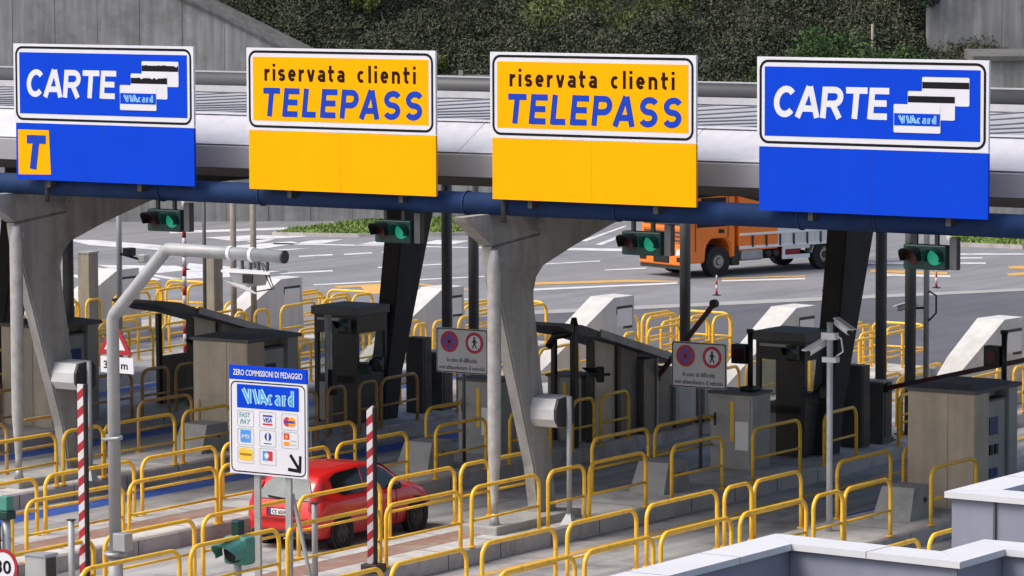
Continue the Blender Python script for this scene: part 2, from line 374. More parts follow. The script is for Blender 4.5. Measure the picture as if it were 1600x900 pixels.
def leaf_mat(name, c1, c2):
    m = bpy.data.materials.new(name); m.use_nodes = True; n = m.node_tree.nodes; l = m.node_tree.links; b = n['Principled BSDF']
    b.inputs['Roughness'].default_value = .75; b.inputs['Specular IOR Level'].default_value = .2
    g = n.new('ShaderNodeNewGeometry'); no = n.new('ShaderNodeTexNoise'); no.inputs['Scale'].default_value = .55; no.inputs['Detail'].default_value = 4
    l.new(g.outputs['Position'], no.inputs['Vector'])
    ad = n.new('ShaderNodeMath'); ad.operation = 'MULTIPLY_ADD'; ad.inputs[1].default_value = .55
    l.new(g.outputs['Random Per Island'], ad.inputs[0])
    mr = n.new('ShaderNodeMapRange'); mr.inputs['From Min'].default_value = .35; mr.inputs['From Max'].default_value = .65; mr.inputs['To Max'].default_value = .5
    l.new(no.outputs['Fac'], mr.inputs['Value']); l.new(mr.outputs[0], ad.inputs[2])
    if name == 'bramble_leaf': ad.inputs[1].default_value = .35; mr.inputs['To Max'].default_value = .75; no.inputs['Scale'].default_value = .8
    mx = n.new('ShaderNodeMix'); mx.data_type = 'RGBA'; mx.inputs['A'].default_value = (*c1, 1); mx.inputs['B'].default_value = (*c2, 1)
    l.new(ad.outputs[0], mx.inputs['Factor']); l.new(mx.outputs['Result'], b.inputs['Base Color']); return m
LVERGE = leaf_mat('verge_blade', (.10, .16, .035), (.22, .30, .08))
LBRAM = leaf_mat('bramble_leaf', (.028, .042, .022), (.098, .106, .066))
LDARK = leaf_mat('evergreen_leaf', (.012, .024, .014), (.050, .075, .040))
LGREEN = leaf_mat('green_leaf', (.030, .062, .022), (.090, .155, .050))
LYEL = leaf_mat('yellow_green_leaf', (.07, .10, .02), (.19, .22, .05))
LGRASS = leaf_mat('grass_blade', (.055, .085, .022), (.145, .175, .060))
BARK = mat('bark', (.07, .06, .05), .9, var=.3, scale=4)
#--SETTING--
# ================================================================= SETTING
H0 = 0.33                                     # island height
def xo(y):                                    # the islands swing slightly to the left past the canopy
    return -0.85*min(max((y-12)/14, 0), 1.25)
def sheet(name, pts, m, z, kind='structure'):
    o = MB().add([(p[0], p[1], z) for p in pts], [list(range(len(pts)))]).build(name, m, fixn=False); o['kind'] = kind; return o

g = MB(); N = 24
gx = np.linspace(-700, 600, N); gy = np.linspace(-400, 700, N)
g.add([(x, y, 0) for y in gy for x in gx], [(j*N+i, j*N+i+1, (j+1)*N+i+1, (j+1)*N+i) for j in range(N-1) for i in range(N-1)])
struct('ground', g, ASPH)
sheet('new_asphalt_road', [(-27.5, 31.5), (60, 31.5), (60, 130), (30, 130), (-15.9, 54.9), (-20.9, 47.3), (-25.3, 40.4)], ASPD, .004)
# lane paving between the islands, one strip per lane
ISL = [-42, -36, -30, -24, -18, -12, -6, 0, 6, 12, 18]
YS = [-45, -30, -15, 0, 12, 16, 20, 24, 27, 30.6]
for i in range(len(ISL)-1):
    a, b = ISL[i]+1.0, ISL[i+1]-1.0
    m = MB(); n = len(YS)
    m.add([(a+xo(y), y, .004) for y in YS]+[(b+xo(y), y, .004) for y in YS], [(k, k+n, k+n+1, k+1) for k in range(n-1)])
    o = m.build('lane_paving', LANE, fixn=False); o['kind'] = 'structure'
def stripe_along(name, x, wd, y0, y1, m, z=.008):
    mb = MB(); ys = np.linspace(y0, y1, max(2, int((y1-y0)/2.5)+1)); n = len(ys)
    mb.add([(x-wd/2+xo(y), y, z) for y in ys]+[(x+wd/2+xo(y), y, z) for y in ys], [(k, k+n, k+n+1, k+1) for k in range(n-1)])
    o = mb.build(name, m, fixn=False); o['kind'] = 'structure'
stripe_along('blue_lane_line', -10.15, .75, -20, 30, PBLU)
stripe_along('blue_lane_line', -16.5, .6, -6, 30, PBLU)
stripe_along('blue_lane_line', -22.4, .5, 6, 30, PBLU)
stripe_along('blue_lane_line', 8.0, .6, -20, 30, PBLU)
stripe_along('blue_lane_line', 4.0, .30, 7.6, 11.5, PBLU)
stripe_along('yellow_lane_line', 1.86, .22, -22, 30, PYEL)
stripe_along('yellow_lane_line', -4.42, .20, 4.5, 30, PYEL)
stripe_along('yellow_lane_line', 4.35, .16, -20, 6.5, PYEL)

# the islands
for x in ISL:
    e = MB(); n = len(YS)
    prof = [(-1.0, 0), (-1.0, H0-.04), (-.96, H0), (-.80, H0), (.80, H0), (.96, H0), (1.0, H0-.04), (1.0, 0)]
    vs = [(x+p[0]+xo(y), y, p[1]) for y in YS for p in prof]; k = len(prof)
    fs = [(j*k+i, (j+1)*k+i, (j+1)*k+i+1, j*k+i+1) for j in range(n-1) for i in range(k-1)]
    e.add(vs, fs); e.f.append(list(range(k))); e.mi.append(0); e.sm.append(False); e.f.append([(n-1)*k+i for i in range(k)]); e.mi.append(0); e.sm.append(False)
    for i, f in enumerate(e.f):
        zs = [e.v[q] for q in f]
        if all(abs(q[2]-H0) < 1e-6 for q in zs) and abs(sum(q[0]-x-xo(q[1]) for q in zs)) < .2: e.mi[i] = 1
    o = e.build('traffic_island', [KERB, PAVE]); o['kind'] = 'structure'
    # kerb stone joints
    jt = MB()
    for yy in np.arange(-44.3, 11.9, 1.75):
        for sx in (-1, 1): jt.box(x+sx*1.002-.003, x+sx*1.002+.003, yy-.012, yy+.012, .01, H0-.045)
        jt.box(x-.78, x+.78, yy-.012, yy+.012, H0, H0+.003)
    o = jt.build('kerb_joint', ROOFD); o['kind'] = 'structure'
    if x in (0, -6, -12, 6):
        b = MB(); b.add([(x-.42, -45, H0+.004), (x+.30, -45, H0+.004), (x+.30, .2, H0+.004), (x-.42, .2, H0+.004)], [(0, 1, 2, 3)])
        o = b.build('brick_strip', BRICK, fixn=False); o['kind'] = 'structure'

# painted markings on the far road, traced on the ground plane
def mark(pts, m=PWHT, name='road_marking', z=.010): sheet(name, [ground_at(u, v, z) for u, v in pts], m, z)
for P in ([(100, 374), (148, 375), (290, 386), (268, 392), (140, 383)], [(265, 361), (520, 353), (520, 356), (265, 365)],
          [(318, 371), (370, 377), (486, 369), (400, 367)], [(288, 388), (335, 386), (455, 377), (470, 380), (345, 398)],
          [(330, 395), (488, 387), (440, 392), (400, 398), (330, 402)], [(150, 414), (275, 415), (300, 421), (235, 428), (290, 436), (262, 436)],
          [(120, 416), (150, 417), (252, 436), (238, 441), (128, 424)], [(100, 428), (130, 430), (180, 443), (160, 447)],
          [(295, 411), (412, 421), (362, 433), (283, 436)], [(0, 395), (60, 400), (50, 406), (0, 402)], [(0, 372), (30, 374), (20, 380), (0, 378)],
          [(400, 373), (430, 374), (405, 380), (385, 378)], [(462, 380), (490, 375), (537, 374), (502, 381)], [(553, 383), (587, 377), (634, 377), (617, 384)],
          [(655, 381), (682, 375), (735, 376), (706, 382)], [(427, 379.5), (760, 386.5), (760, 388), (427, 381.5)],
          [(467, 399.5), (520, 397), (520, 399), (467, 401.5)], [(537, 396.5), (582, 394), (582, 396), (537, 398.5)], [(597, 392.5), (660, 390), (660, 391.5), (597, 394.5)],
          [(590, 417), (700, 411.5), (700, 413), (590, 419)], [(437, 426), (520, 422), (520, 424), (437, 428.5)],
          [(490, 444), (770, 430.5), (770, 432), (490, 446)], [(620, 472), (740, 466), (740, 468), (620, 474)],
          [(883, 387), (1010, 389), (1010, 393), (883, 391)], [(905, 377), (975, 353), (981, 353), (916, 377)], [(930, 382), (990, 360), (996, 361), (940, 383)],
          [(890, 372), (950, 350), (954, 350), (898, 372)], [(845, 412), (938, 407), (938, 408.5), (845, 413.5)], [(945, 421), (1010, 418), (1010, 420), (945, 422.5)],
          [(833, 451), (1058, 441), (1058, 443.5), (833, 454)], [(1128, 437.5), (1258, 434), (1258, 436.5), (1128, 440)],
          [(1290, 410), (1540, 410), (1540, 412.5), (1290, 412.5)], [(1370, 427), (1485, 430), (1485, 433), (1370, 431)], [(1480, 396), (1600, 396), (1600, 398), (1480, 398)], [(1490, 402), (1535, 402), (1535, 404), (1490, 404)],
          [(1193, 470), (1206, 470), (1206, 472), (1193, 472)]): mark(P)
for P in ([(833, 441), (985, 437), (1060, 439), (1060, 440.5), (985, 440.5), (833, 445)], [(1360, 421), (1480, 425), (1480, 429), (1360, 425)], [(1128, 434), (1258, 430), (1258, 432), (1128, 436)], [(1575, 416), (1600, 415), (1600, 420), (1578, 420)], [(1572, 427), (1600, 425), (1600, 430), (1576, 431)]): mark(P, PYEL, 'yellow_road_marking')
mark([(563, 448), (598, 444.5), (613, 457.5), (577, 459.5)], PORA, 'orange_road_marking')
mark([(520, 447), (640, 441), (735, 452), (735, 454), (640, 444), (530, 450)], PYEL, 'yellow_road_marking', .007)
mark([(828, 485.5), (1200, 468), (1700, 446), (1700, 449.5), (1200, 473.5), (828, 491)], PALE, 'pale_road_joint', .012)

# hill frame: a along the picture, d away from the camera
E1 = Vector((math.cos(YAW), math.sin(YAW), 0)); E2 = Vector((-math.sin(YAW), math.cos(YAW), 0)); C0 = Vector((CAMP.x, CAMP.y, 0))
def hp(a, d, z): return C0+E1*a+E2*d+Vector((0, 0, z))
def at_d(u, v, d):                            # point seen at (u, v) at distance d
    k = _v+_r*((u-800)/F)-_u*((v-450)/F); t = d/(k.dot(E2)); return CAMP+k*t
def hill_z(a, d):
    z = 5.3+max(d-163.6, 0)*.62
    return z+.35*math.sin(a*.55+d*.3)+.25*math.sin(a*1.3-d*.9)+(.4*math.sin(a*.2) if d > 170 else 0)
hb = MB(); AA = np.linspace(-70, 70, 90); DD = np.concatenate([np.linspace(163.6, 185, 26), np.linspace(189, 330, 30)])
na = len(AA); hb.add([hp(a, d, hill_z(a, d)) for d in DD for a in AA], [(j*na+i, j*na+i+1, (j+1)*na+i+1, (j+1)*na+i) for j in range(len(DD)-1) for i in range(na-1)], smooth=True)
o = hb.build('hillside', SOIL, fixn=False); o['kind'] = 'structure'

# grass verge beyond the road with its kerb
for q, P in enumerate(([(425, 368.5), (450, 362), (560, 349), (640, 345), (790, 343), (800, 366), (700, 369), (560, 371)], [(1478, 372), (1500, 362), (1720, 352), (1720, 388), (1600, 389), (1500, 385)])):
    W = [ground_at(u, v, 0) for u, v in P]; c = sum(W, Vector())/len(W)
    k = MB(); n = len(W); k.add([(p.x, p.y, 0) for p in W]+[(p.x, p.y, .14) for p in W], [(i, (i+1) % n, (i+1) % n+n, i+n) for i in range(n)]+[list(range(n, 2*n))])
    o = k.build('verge_kerb', KERB); o['kind'] = 'structure'
    I = [c+(p-c)*.97 for p in W]; o = sheet('verge_soil', [(p.x, p.y) for p in I], GRASSB, .146)
    # grass blades
    n2 = 5200; vs = []; fs = []
    xs = [p.x for p in I]; ys = [p.y for p in I]
    def inside(x, y):
        r = False; j = len(I)-1
        for i in range(len(I)):
            if (I[i].y > y) != (I[j].y > y) and x < (I[j].x-I[i].x)*(y-I[i].y)/(I[j].y-I[i].y)+I[i].x: r = not r
            j = i
        return r
    while len(fs) < n2:
        x, y = random.uniform(min(xs), max(xs)), random.uniform(min(ys), max(ys))
        if not inside(x, y): continue
        a = random.uniform(0, 6.28); h = random.uniform(.04, .12); wd = random.uniform(.03, .07); dx, dy = math.cos(a), math.sin(a); b = len(vs)
        vs += [(x-dx*wd, y-dy*wd, .14), (x+dx*wd, y+dy*wd, .14), (x+dy*h*.5, y-dx*h*.5, .14+h)]; fs.append((b, b+1, b+2))
    o = MB().add(vs, fs).build('verge_grass', LVERGE, fixn=False); o['kind'] = 'stuff'

# retaining walls
def wall_panels(name, label, a0, a1, d, top, m, step=1.72, z0=-.1, th=.5, gap=.018):
    t = thing(name, label, 'wall', hp(a0, d, 0)); org = hp(a0, d, 0)
    mb = MB(); x = a0; cop = MB()
    while x < a1-1e-6:
        x2 = min(x+step, a1); p, q = x+gap/2, x2-gap/2; k = random.uniform(0, .02)
        V = [hp(p, d-k, z0), hp(q, d-k, z0), hp(q, d-k, top(q)), hp(p, d-k, top(p)), hp(p, d+th, z0), hp(q, d+th, z0), hp(q, d+th, top(q)), hp(p, d+th, top(p))]
        mb.add([v-org for v in V], [(0, 1, 2, 3), (5, 4, 7, 6), (3, 2, 6, 7), (1, 5, 6, 2), (4, 0, 3, 7)])
        V = [hp(x, d+.06, z0), hp(x2, d+.06, z0), hp(x2, d+.06, top(x2)-.05), hp(x, d+.06, top(x)-.05)]
        mb.add([v-org for v in V], [(0, 1, 2, 3)])
        x = x2
    mb.build('wall_panels', m, t)
    return t, org
topL = lambda a: max(5.55, 8.95-.5*(a-(-13.2))) if a > -13.2 else 8.95-.5*(a+13.2)
tw, org = wall_panels('retaining_wall', 'tall grey concrete retaining wall with sloping top behind the canopy at left', -34, -5.2, 163, topL, WALLC)
cp = MB(); ts = np.linspace(-34, -5.9, 30)
vs = []
for a in ts:
    z = topL(a); vs += [hp(a, 162.9, z+.004)-org, hp(a, 162.9, z+.12)-org, hp(a, 163.9, z+.62)-org, hp(a, 164.2, z+.62)-org, hp(a, 164.2, z-.3)-org]
n = 5; fs = [(j*n+i, (j+1)*n+i, (j+1)*n+i+1, j*n+i+1) for j in range(len(ts)-1) for i in range(n-1)]
fs += [tuple(range(n)), tuple(reversed(range((len(ts)-1)*n, len(ts)*n)))]
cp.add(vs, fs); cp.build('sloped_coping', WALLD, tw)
wall_panels('retaining_wall', 'low grey concrete retaining wall running along the foot of the overgrown slope', -5.2, 60, 163.1, lambda a: 5.5, WALLC, step=1.9)
t, org = wall_panels('retaining_wall', 'pale stained concrete wall with ledge right of the last blue sign', 18.6, 40, 160, lambda a: 6.52, WALLC, step=2.4)
lg = MB(); lg.add([v-org for v in [hp(18.4, 159.8, 6.53), hp(40, 159.8, 6.53), hp(40, 159.8, 6.72), hp(18.4, 159.8, 6.72), hp(18.4, 163, 6.53), hp(40, 163, 6.53), hp(40, 163, 6.92), hp(18.4, 163, 6.92)]], [(0, 1, 2, 3), (3, 2, 6, 7), (4, 7, 6, 5), (1, 5, 6, 2), (0, 3, 7, 4), (0, 4, 5, 1)])
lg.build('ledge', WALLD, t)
wall_panels('retaining_wall', 'upper weathered concrete wall among brambles in the top right corner', 17.2, 42, 166, lambda a: 11.5, WALLC, step=3.1, z0=4.5)
# concrete rail with posts on top of the low wall
t = thing('roadside_barrier', 'pale concrete roadside rail with posts seen between the two yellow signs', 'barrier', hp(-5.0, 163.2, 5.5)); org = hp(-5.0, 163.2, 5.5)
b = MB(); 
def hbox(mb, a0, a1, d0, d1, z0, z1, org):
    V = [hp(a, d, z)-org for z in (z0, z1) for d in (d0, d1) for a in (a0, a1)]
    mb.add(V, [(0, 2, 3, 1), (4, 5, 7, 6), (0, 1, 5, 4), (2, 6, 7, 3), (0, 4, 6, 2), (1, 3, 7, 5)])
hbox(b, -5.0, 6.5, 163.25, 163.45, 5.62, 5.92, org); b.build('rail', WALLC, t)
for a in np.arange(-4.6, 6.5, 1.27):
    p = MB(); hbox(p, a-.09, a+.09, 163.15, 163.244, 5.5, 6.12, org); p.build('post', WALLC, t)

# ---- vegetation
def leaf_cloud(P, size, jit=.5, flat=.0):
    """one small bent quad at every point of P"""
    n = len(P); a = rng.normal(size=(n, 3)); a[:, 2] *= (1-flat); a /= np.linalg.norm(a, axis=1)[:, None]
    b = rng.normal(size=(n, 3)); b -= (b*a).sum(1)[:, None]*a; b /= np.linalg.norm(b, axis=1)[:, None]
    s = size*(1-jit+2*jit*rng.random(n))[:, None]
    V = np.stack([P-a*s-b*s*.1, P+b*s*.45, P+a*s, P-b*s*.55], 1).reshape(-1, 3)
    return V, np.arange(4*n).reshape(-1, 4)
def leaf_obj(name, V, Fq, m, parent=None, loc=None):
    me = bpy.data.meshes.new(name); me.vertices.add(len(V)); me.vertices.foreach_set('co', V.astype(np.float32).ravel())
    me.loops.add(Fq.size); me.loops.foreach_set('vertex_index', Fq.astype(np.int32).ravel())
    me.polygons.add(len(Fq)); me.polygons.foreach_set('loop_start', np.arange(0, Fq.size, 4, dtype=np.int32)); me.update(calc_edges=True)
    me.materials.append(m); o = bpy.data.objects.new(name, me); COL.objects.link(o)
    if parent: o.parent = parent
    if loc is not None: o.location = loc
    return o
E1n, E2n, C0n = np.array(E1), np.array(E2), np.array(C0)
# bramble thicket: many low mounds over the slope, one mass nobody could count
pts = []; grass = []
for _ in range(5200):
    a = random.uniform(-30, 32); d = 163.4+abs(random.gauss(0, 1))*3.6
    z = hill_z(a, d); u = 800+F*a/d
    open_grass = (810 < u < 1075) and (z > 7.75+.4*math.sin(u*.05)) and d < 178
    if open_grass: continue
    if a < -9 and d < 166 : pass
    if a > 17 and d < 168: 
        if random.random() < .75: continue
    r = random.uniform(.35, .95); k = int(120*r*r/.4)
    q = rng.normal(size=(k, 3)); q /= np.linalg.norm(q, axis=1)[:, None]; q *= (rng.random(k)**.35)[:, None]*r; q[:, 2] = np.abs(q[:, 2])*random.uniform(.55, 1.0)
    pts.append(C0n+E1n*a+E2n*d+np.array([0, 0, z-.08])+q)
P = np.concatenate(pts); V, Fq = leaf_cloud(P, .068)
o = leaf_obj('bramble_thicket', V, Fq, LBRAM); o['kind'] = 'stuff'
# dead stems in the thicket
st = MB()
for _ in range(420):
    a = random.uniform(-28, 30); d = 163.6+random.random()*9; z = hill_z(a, d); p = hp(a, d, z); q = p+Vector((random.gauss(0, .5), random.gauss(0, .5), random.uniform(.5, 1.3)))
    st.tube([p, (p+q)/2+Vector((0, 0, .15)), q], [.014, .011, .006], 3)
o = st.build('bramble_stems', mat('dead_stem', (.16, .14, .11), .9, var=.3), fixn=False); o['kind'] = 'stuff'
gp = []
for _ in range(26000):
    a = random.uniform(-1, 9.5); d = random.uniform(166.5, 182); z = hill_z(a, d); u = 800+F*a/d
    if 805 < u < 1085 and z > 7.55+.4*math.sin(u*.05): gp.append(np.array(hp(a, d, z+.05)))
V, Fq = leaf_cloud(np.array(gp), .11, flat=-1.2); o = leaf_obj('slope_grass', V, Fq, LGRASS); o['kind'] = 'stuff'

def tree(name, label, a, d, h, rad, m, n, leaf=.10, cat='tree', lean=0.0, zoff=-.2, crown0=.25):
    z = hill_z(a, d)+zoff; base = hp(a, d, z); t = thing(name, label, cat, base)
    tr = MB(); tr.tube([(0, 0, 0), (lean*.3, .03, h*.35), (lean*.7, -.04, h*.65), (lean, 0, h*.92)], [.05*h*.5, .04*h*.5, .026*h*.5, .012*h*.5], 8)
    tips = []
    for k in range(9):
        z0 = h*(crown0+.6*random.random()); an = random.uniform(0, 6.28); L = rad*random.uniform(.55, .95)
        e = Vector((lean*z0/h+math.cos(an)*L, math.sin(an)*L, z0+L*random.uniform(.2, .7))); tr.tube([(lean*z0/h, 0, z0), e*.55+Vector((0, 0, z0*.45)), e], [.02*h*.4, .013*h*.4, .006*h*.4], 5); tips.append(e)
    tr.build('trunk', BARK, t)
    cl = []
    for k in range(26):
        c = np.array(random.choice(tips))+rng.normal(size=3)*rad*.28; r = rad*random.uniform(.18, .42); kk = int(n/26)
        q = rng.normal(size=(kk, 3)); q /= np.linalg.norm(q, axis=1)[:, None]; q *= (rng.random(kk)**.4)[:, None]*r; cl.append(c+q)
    V, Fq = leaf_cloud(np.concatenate(cl), leaf); leaf_obj('crown', V, Fq, m, t)
def A(u, d): return (u-800)/F*d
tree('evergreen_tree', 'dark evergreen tree on the slope above the gap between blue and yellow signs', A(500, 169), 169, 3.6, 1.7, LDARK, 3600)
tree('evergreen_tree', 'dark evergreen bush at top edge above the first yellow sign', A(590, 170), 170, 3.0, 1.6, LDARK, 3200)
tree('broadleaf_tree', 'green tree at the top edge above the right half of first yellow sign', A(655, 171), 171, 3.0, 1.3, LGREEN, 2600)
tree('slope_tree', 'tree with dark trunk standing on the open grass at top centre', A(862, 168.5), 168.5, 5.5, 1.5, LDARK, 2200, crown0=.4)
tree('yellow_bush', 'yellow green bush among brambles above the first yellow sign', A(674, 164.6), 164.6, 1.15, .62, LYEL, 900, leaf=.07, cat='bush')
tree('yellow_bush', 'small yellow green bush at the top edge left of the grass', A(575, 168.3), 168.3, 1.3, .7, LYEL, 900, leaf=.07, cat='bush')
tree('green_bush', 'broad green bush just above the last blue sign', A(1262, 163.4), 163.4, 1.5, 1.5, LGREEN, 3000, leaf=.08, cat='bush', zoff=-.1)
tree('green_bush', 'low green bush above the last blue sign beside the thin post', A(1385, 163.4), 163.4, 1.3, 1.3, LGREEN, 2200, leaf=.08, cat='bush', zoff=-.1)
tree('green_bush', 'small green bush behind the canopy left of the last blue sign', A(1170, 162.6), 162.6, 1.5, .8, LGREEN, 1300, leaf=.08, cat='bush', zoff=-.5)
tree('evergreen_tree', 'dark bushy tree at the top edge above the last blue sign', A(1420, 167.5), 167.5, 3.2, 1.9, LDARK, 3600)
# white handrail and a thin post on the slope
t = thing('slope_handrail', 'white sloping pipe rail near the top of the overgrown slope', 'handrail', at_d(1135, 24, 169.5)); org = Vector(t.location)
p = at_d(1068, -10, 170); MB().tube([(0, 0, 0), p-org], .07, 8).build('pipe', PARW, t)
for f in (.05, .5, .95):
    q = (p-org)*f; MB().tube([q, q-Vector((0, 0, 1.6))], .035, 6).build('post', GALV, t)
q = at_d(1363, 92, 163.35); t = tag(MB().tube([(0, 0, -.5), (0, 0, 1.42)], .055, 8).build('thin_post', mat('weathered_wood', (.30, .26, .2), .8), None, q), 'thin weathered post standing in the bushes above the last blue sign', 'post')
for (u, v) in ((472, 36), (513, 40), (648, 40), (736, 46), (782, 45)):
    pass
#--CANOPY--
# ================================================================= CANOPY
can = thing('toll_canopy', 'long white canopy roof on leaning concrete columns across all the toll lanes', 'canopy', (0, 0, 0))
X0, X1 = -46.0, 19.0
# corrugated top with standing ribs across it
rf = MB(); rf.add([(X0, 1.9, 8.15), (X1, 1.9, 8.15), (X1, 8.5, 7.98), (X0, 8.5, 7.98), (X0, 15.0, 7.92), (X1, 15.0, 7.92)], [(0, 1, 2, 3), (3, 2, 5, 4)])
for x in np.arange(X0+.3, X1, 1.25):
    for (ya, za, yb, zb) in ((2.46, 8.14, 8.5, 7.985), (8.5, 7.985, 14.5, 7.925)):
        rf.add([(x-.075, ya, za), (x+.075, ya, za), (x+.075, ya, za+.022), (x-.075, ya, za+.022), (x-.075, yb, zb), (x+.075, yb, zb), (x+.075, yb, zb+.022), (x-.075, yb, zb+.022)], [(0, 1, 2, 3), (7, 6, 5, 4), (3, 2, 6, 7), (1, 5, 6, 2), (0, 3, 7, 4)], 1)
rf.build('roof_sheet', [ROOFW, mat('roof_seam_grey', (.25, .25, .26), .6)], can)
# rounded front edge
fz = [(1.0, 7.60), (1.03, 7.64), (1.95, 8.14), (2.02, 8.165), (2.45, 8.165)]
fm = MB(); seg = np.arange(X0, X1+.1, 5.0); ng = len(fz)
for i in range(len(seg)-1):
    a, b = seg[i]+.006, seg[i+1]-.006
    fm.add([(a, p[0], p[1]) for p in fz]+[(b, p[0], p[1]) for p in fz], [(k, k+ng, k+ng+1, k+1) for k in range(ng-1)])
fm.build('front_fascia', FASC, can)
fm = MB(); fm.prism([(1.05, 7.597), (1.0, 7.55), (1.08, 7.12), (1.42, 7.10), (1.42, 7.16), (1.15, 7.56)], 'x', X0, X1); fm.build('fascia_underside', FASCG, can)
# back parapet, a wide round tube with a bright edge trim
tb = MB(); pr = [(15.0+.20*math.cos(a), 8.14+.27*math.sin(a)) for a in np.linspace(0, 2*math.pi, 19)[:-1]]; tb.prism(pr, 'x', X0, X1)
for i in range(len(tb.f)): tb.sm[i] = len(tb.f[i]) == 4
tb.build('rear_parapet', PARAG, can)
MB().box(X0, X1, 14.96, 15.04, 8.412, 8.445).build('parapet_trim', ROOFW, can)
MB().box(X0, X1, 14.56, 14.72, 7.95, 8.10).build('gutter_trim', ROOFW, can)
# soffit
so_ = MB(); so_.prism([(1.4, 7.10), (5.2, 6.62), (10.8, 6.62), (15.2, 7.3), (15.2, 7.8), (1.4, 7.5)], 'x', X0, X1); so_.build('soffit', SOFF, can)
# columns: leaning profile in the lane direction, flared saddle on top
PF = [(2.0, .1), (2.62, .1), (2.44, 1.34), (2.08, 3.0), (1.80, 4.55), (1.77, 4.85), (1.87, 5.14), (2.14, 5.36), (3.27, 5.68), (4.70, 6.02), (6.2, 6.30), (6.2, 6.6), (3.0, 6.6), (2.55, 6.55), (2.2, 6.4), (2.02, 6.15), (1.95, 6.0), (1.0, 5.92), (.32, 5.85), (.36, 5.6), (.44, 5.17), (1.06, 3.4), (1.76, 1.42)]
PFR = [(2.0, .1), (2.62, .1), (2.44, 1.34), (2.08, 3.0), (1.80, 4.7), (1.58, 6.5), (.12, 6.5), (.44, 5.17), (1.06, 3.4), (1.76, 1.42)]
def column(x, rear):
    f = (lambda y: 16-y) if rear else (lambda y: y)
    m = MB(); bm = bmesh.new()
    P = [(f(a), b) for a, b in (PFR if rear else PF)]; n = len(P)
    xl = x-.25 if rear else x-.03
    va = [bm.verts.new((xl, a, b)) for a, b in P]; vb = [bm.verts.new((x+.25, a, b)) for a, b in P]
    bm.faces.new(va); bm.faces.new(list(reversed(vb)))
    for i in range(n): bm.faces.new((va[i], vb[i], vb[(i+1) % n], va[(i+1) % n]))
    bmesh.ops.recalc_face_normals(bm, faces=bm.faces[:])
    ed = [e for e in bm.edges if abs(e.verts[0].co.x-e.verts[1].co.x) < 1e-6]
    bmesh.ops.bevel(bm, geom=ed, offset=.035, segments=2, affect='EDGES')
    m.bm(bm)
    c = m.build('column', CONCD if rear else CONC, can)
    # head: below the beam seat the near side is cut back to a sloping ledge
    s = MB(); y = f; top = 6.47
    s.hull([(xl, y(-.62), top), (x+.22, y(-.62), top), (xl, y(-.56), top-.10), (x+.247, y(-.52), top-.10), (xl, y(.31), 5.87), (x+.247, y(.31), 5.87), (xl, y(1.98), 6.02), (x+.247, y(1.98), 6.02), (xl, y(2.4), top), (x+.0, y(2.4), top), (x+.15, y(.7), top)])
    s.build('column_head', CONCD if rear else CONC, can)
for x in (-36, -24, -12, 0, 12):
    column(x, False); column(x, True)
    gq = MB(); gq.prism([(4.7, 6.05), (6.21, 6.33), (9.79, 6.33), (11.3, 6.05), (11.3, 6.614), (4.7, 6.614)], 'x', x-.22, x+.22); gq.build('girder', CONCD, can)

# ---- gantry beam
gb = thing('gantry_beam', 'long dark blue tube beam running under the four big lane signs', 'beam', (0, .45, 6.665))
m = MB(); m.tube([(X0, 0, 0), (X1, 0, 0)], .215, 24); m.build('tube', NAVY, gb)
for x in (-25, -19, -13, -7.9, -5.35, -.4, 3.05, 7.0, 8.6, 13, 16.5): MB().disc((x, 0, 0), .24, 'x', .04, 24).build('flange', NAVY, gb)
for x in (-10.6, -8.2, -4.4, -1.7, 1.3, 4.1, 7.4, 10.2): MB().box(x-.05, x+.05, -.41, -.18, -.02, .22).build('sign_bracket', DSTEEL, gb)
for x in (-8, -2.2, 3.4, 9.4): MB().obox((x, .1, .1), (x, .9, .52), .08, .10).build('roof_stay', DSTEEL, gb)
for x, z in ((-10.75, 0), (.62, 0)):
    MB().tube([(x+.0, -.28, .30), (x, -.28, -.33)], .05, 8).build('conduit', DSTEEL, gb)

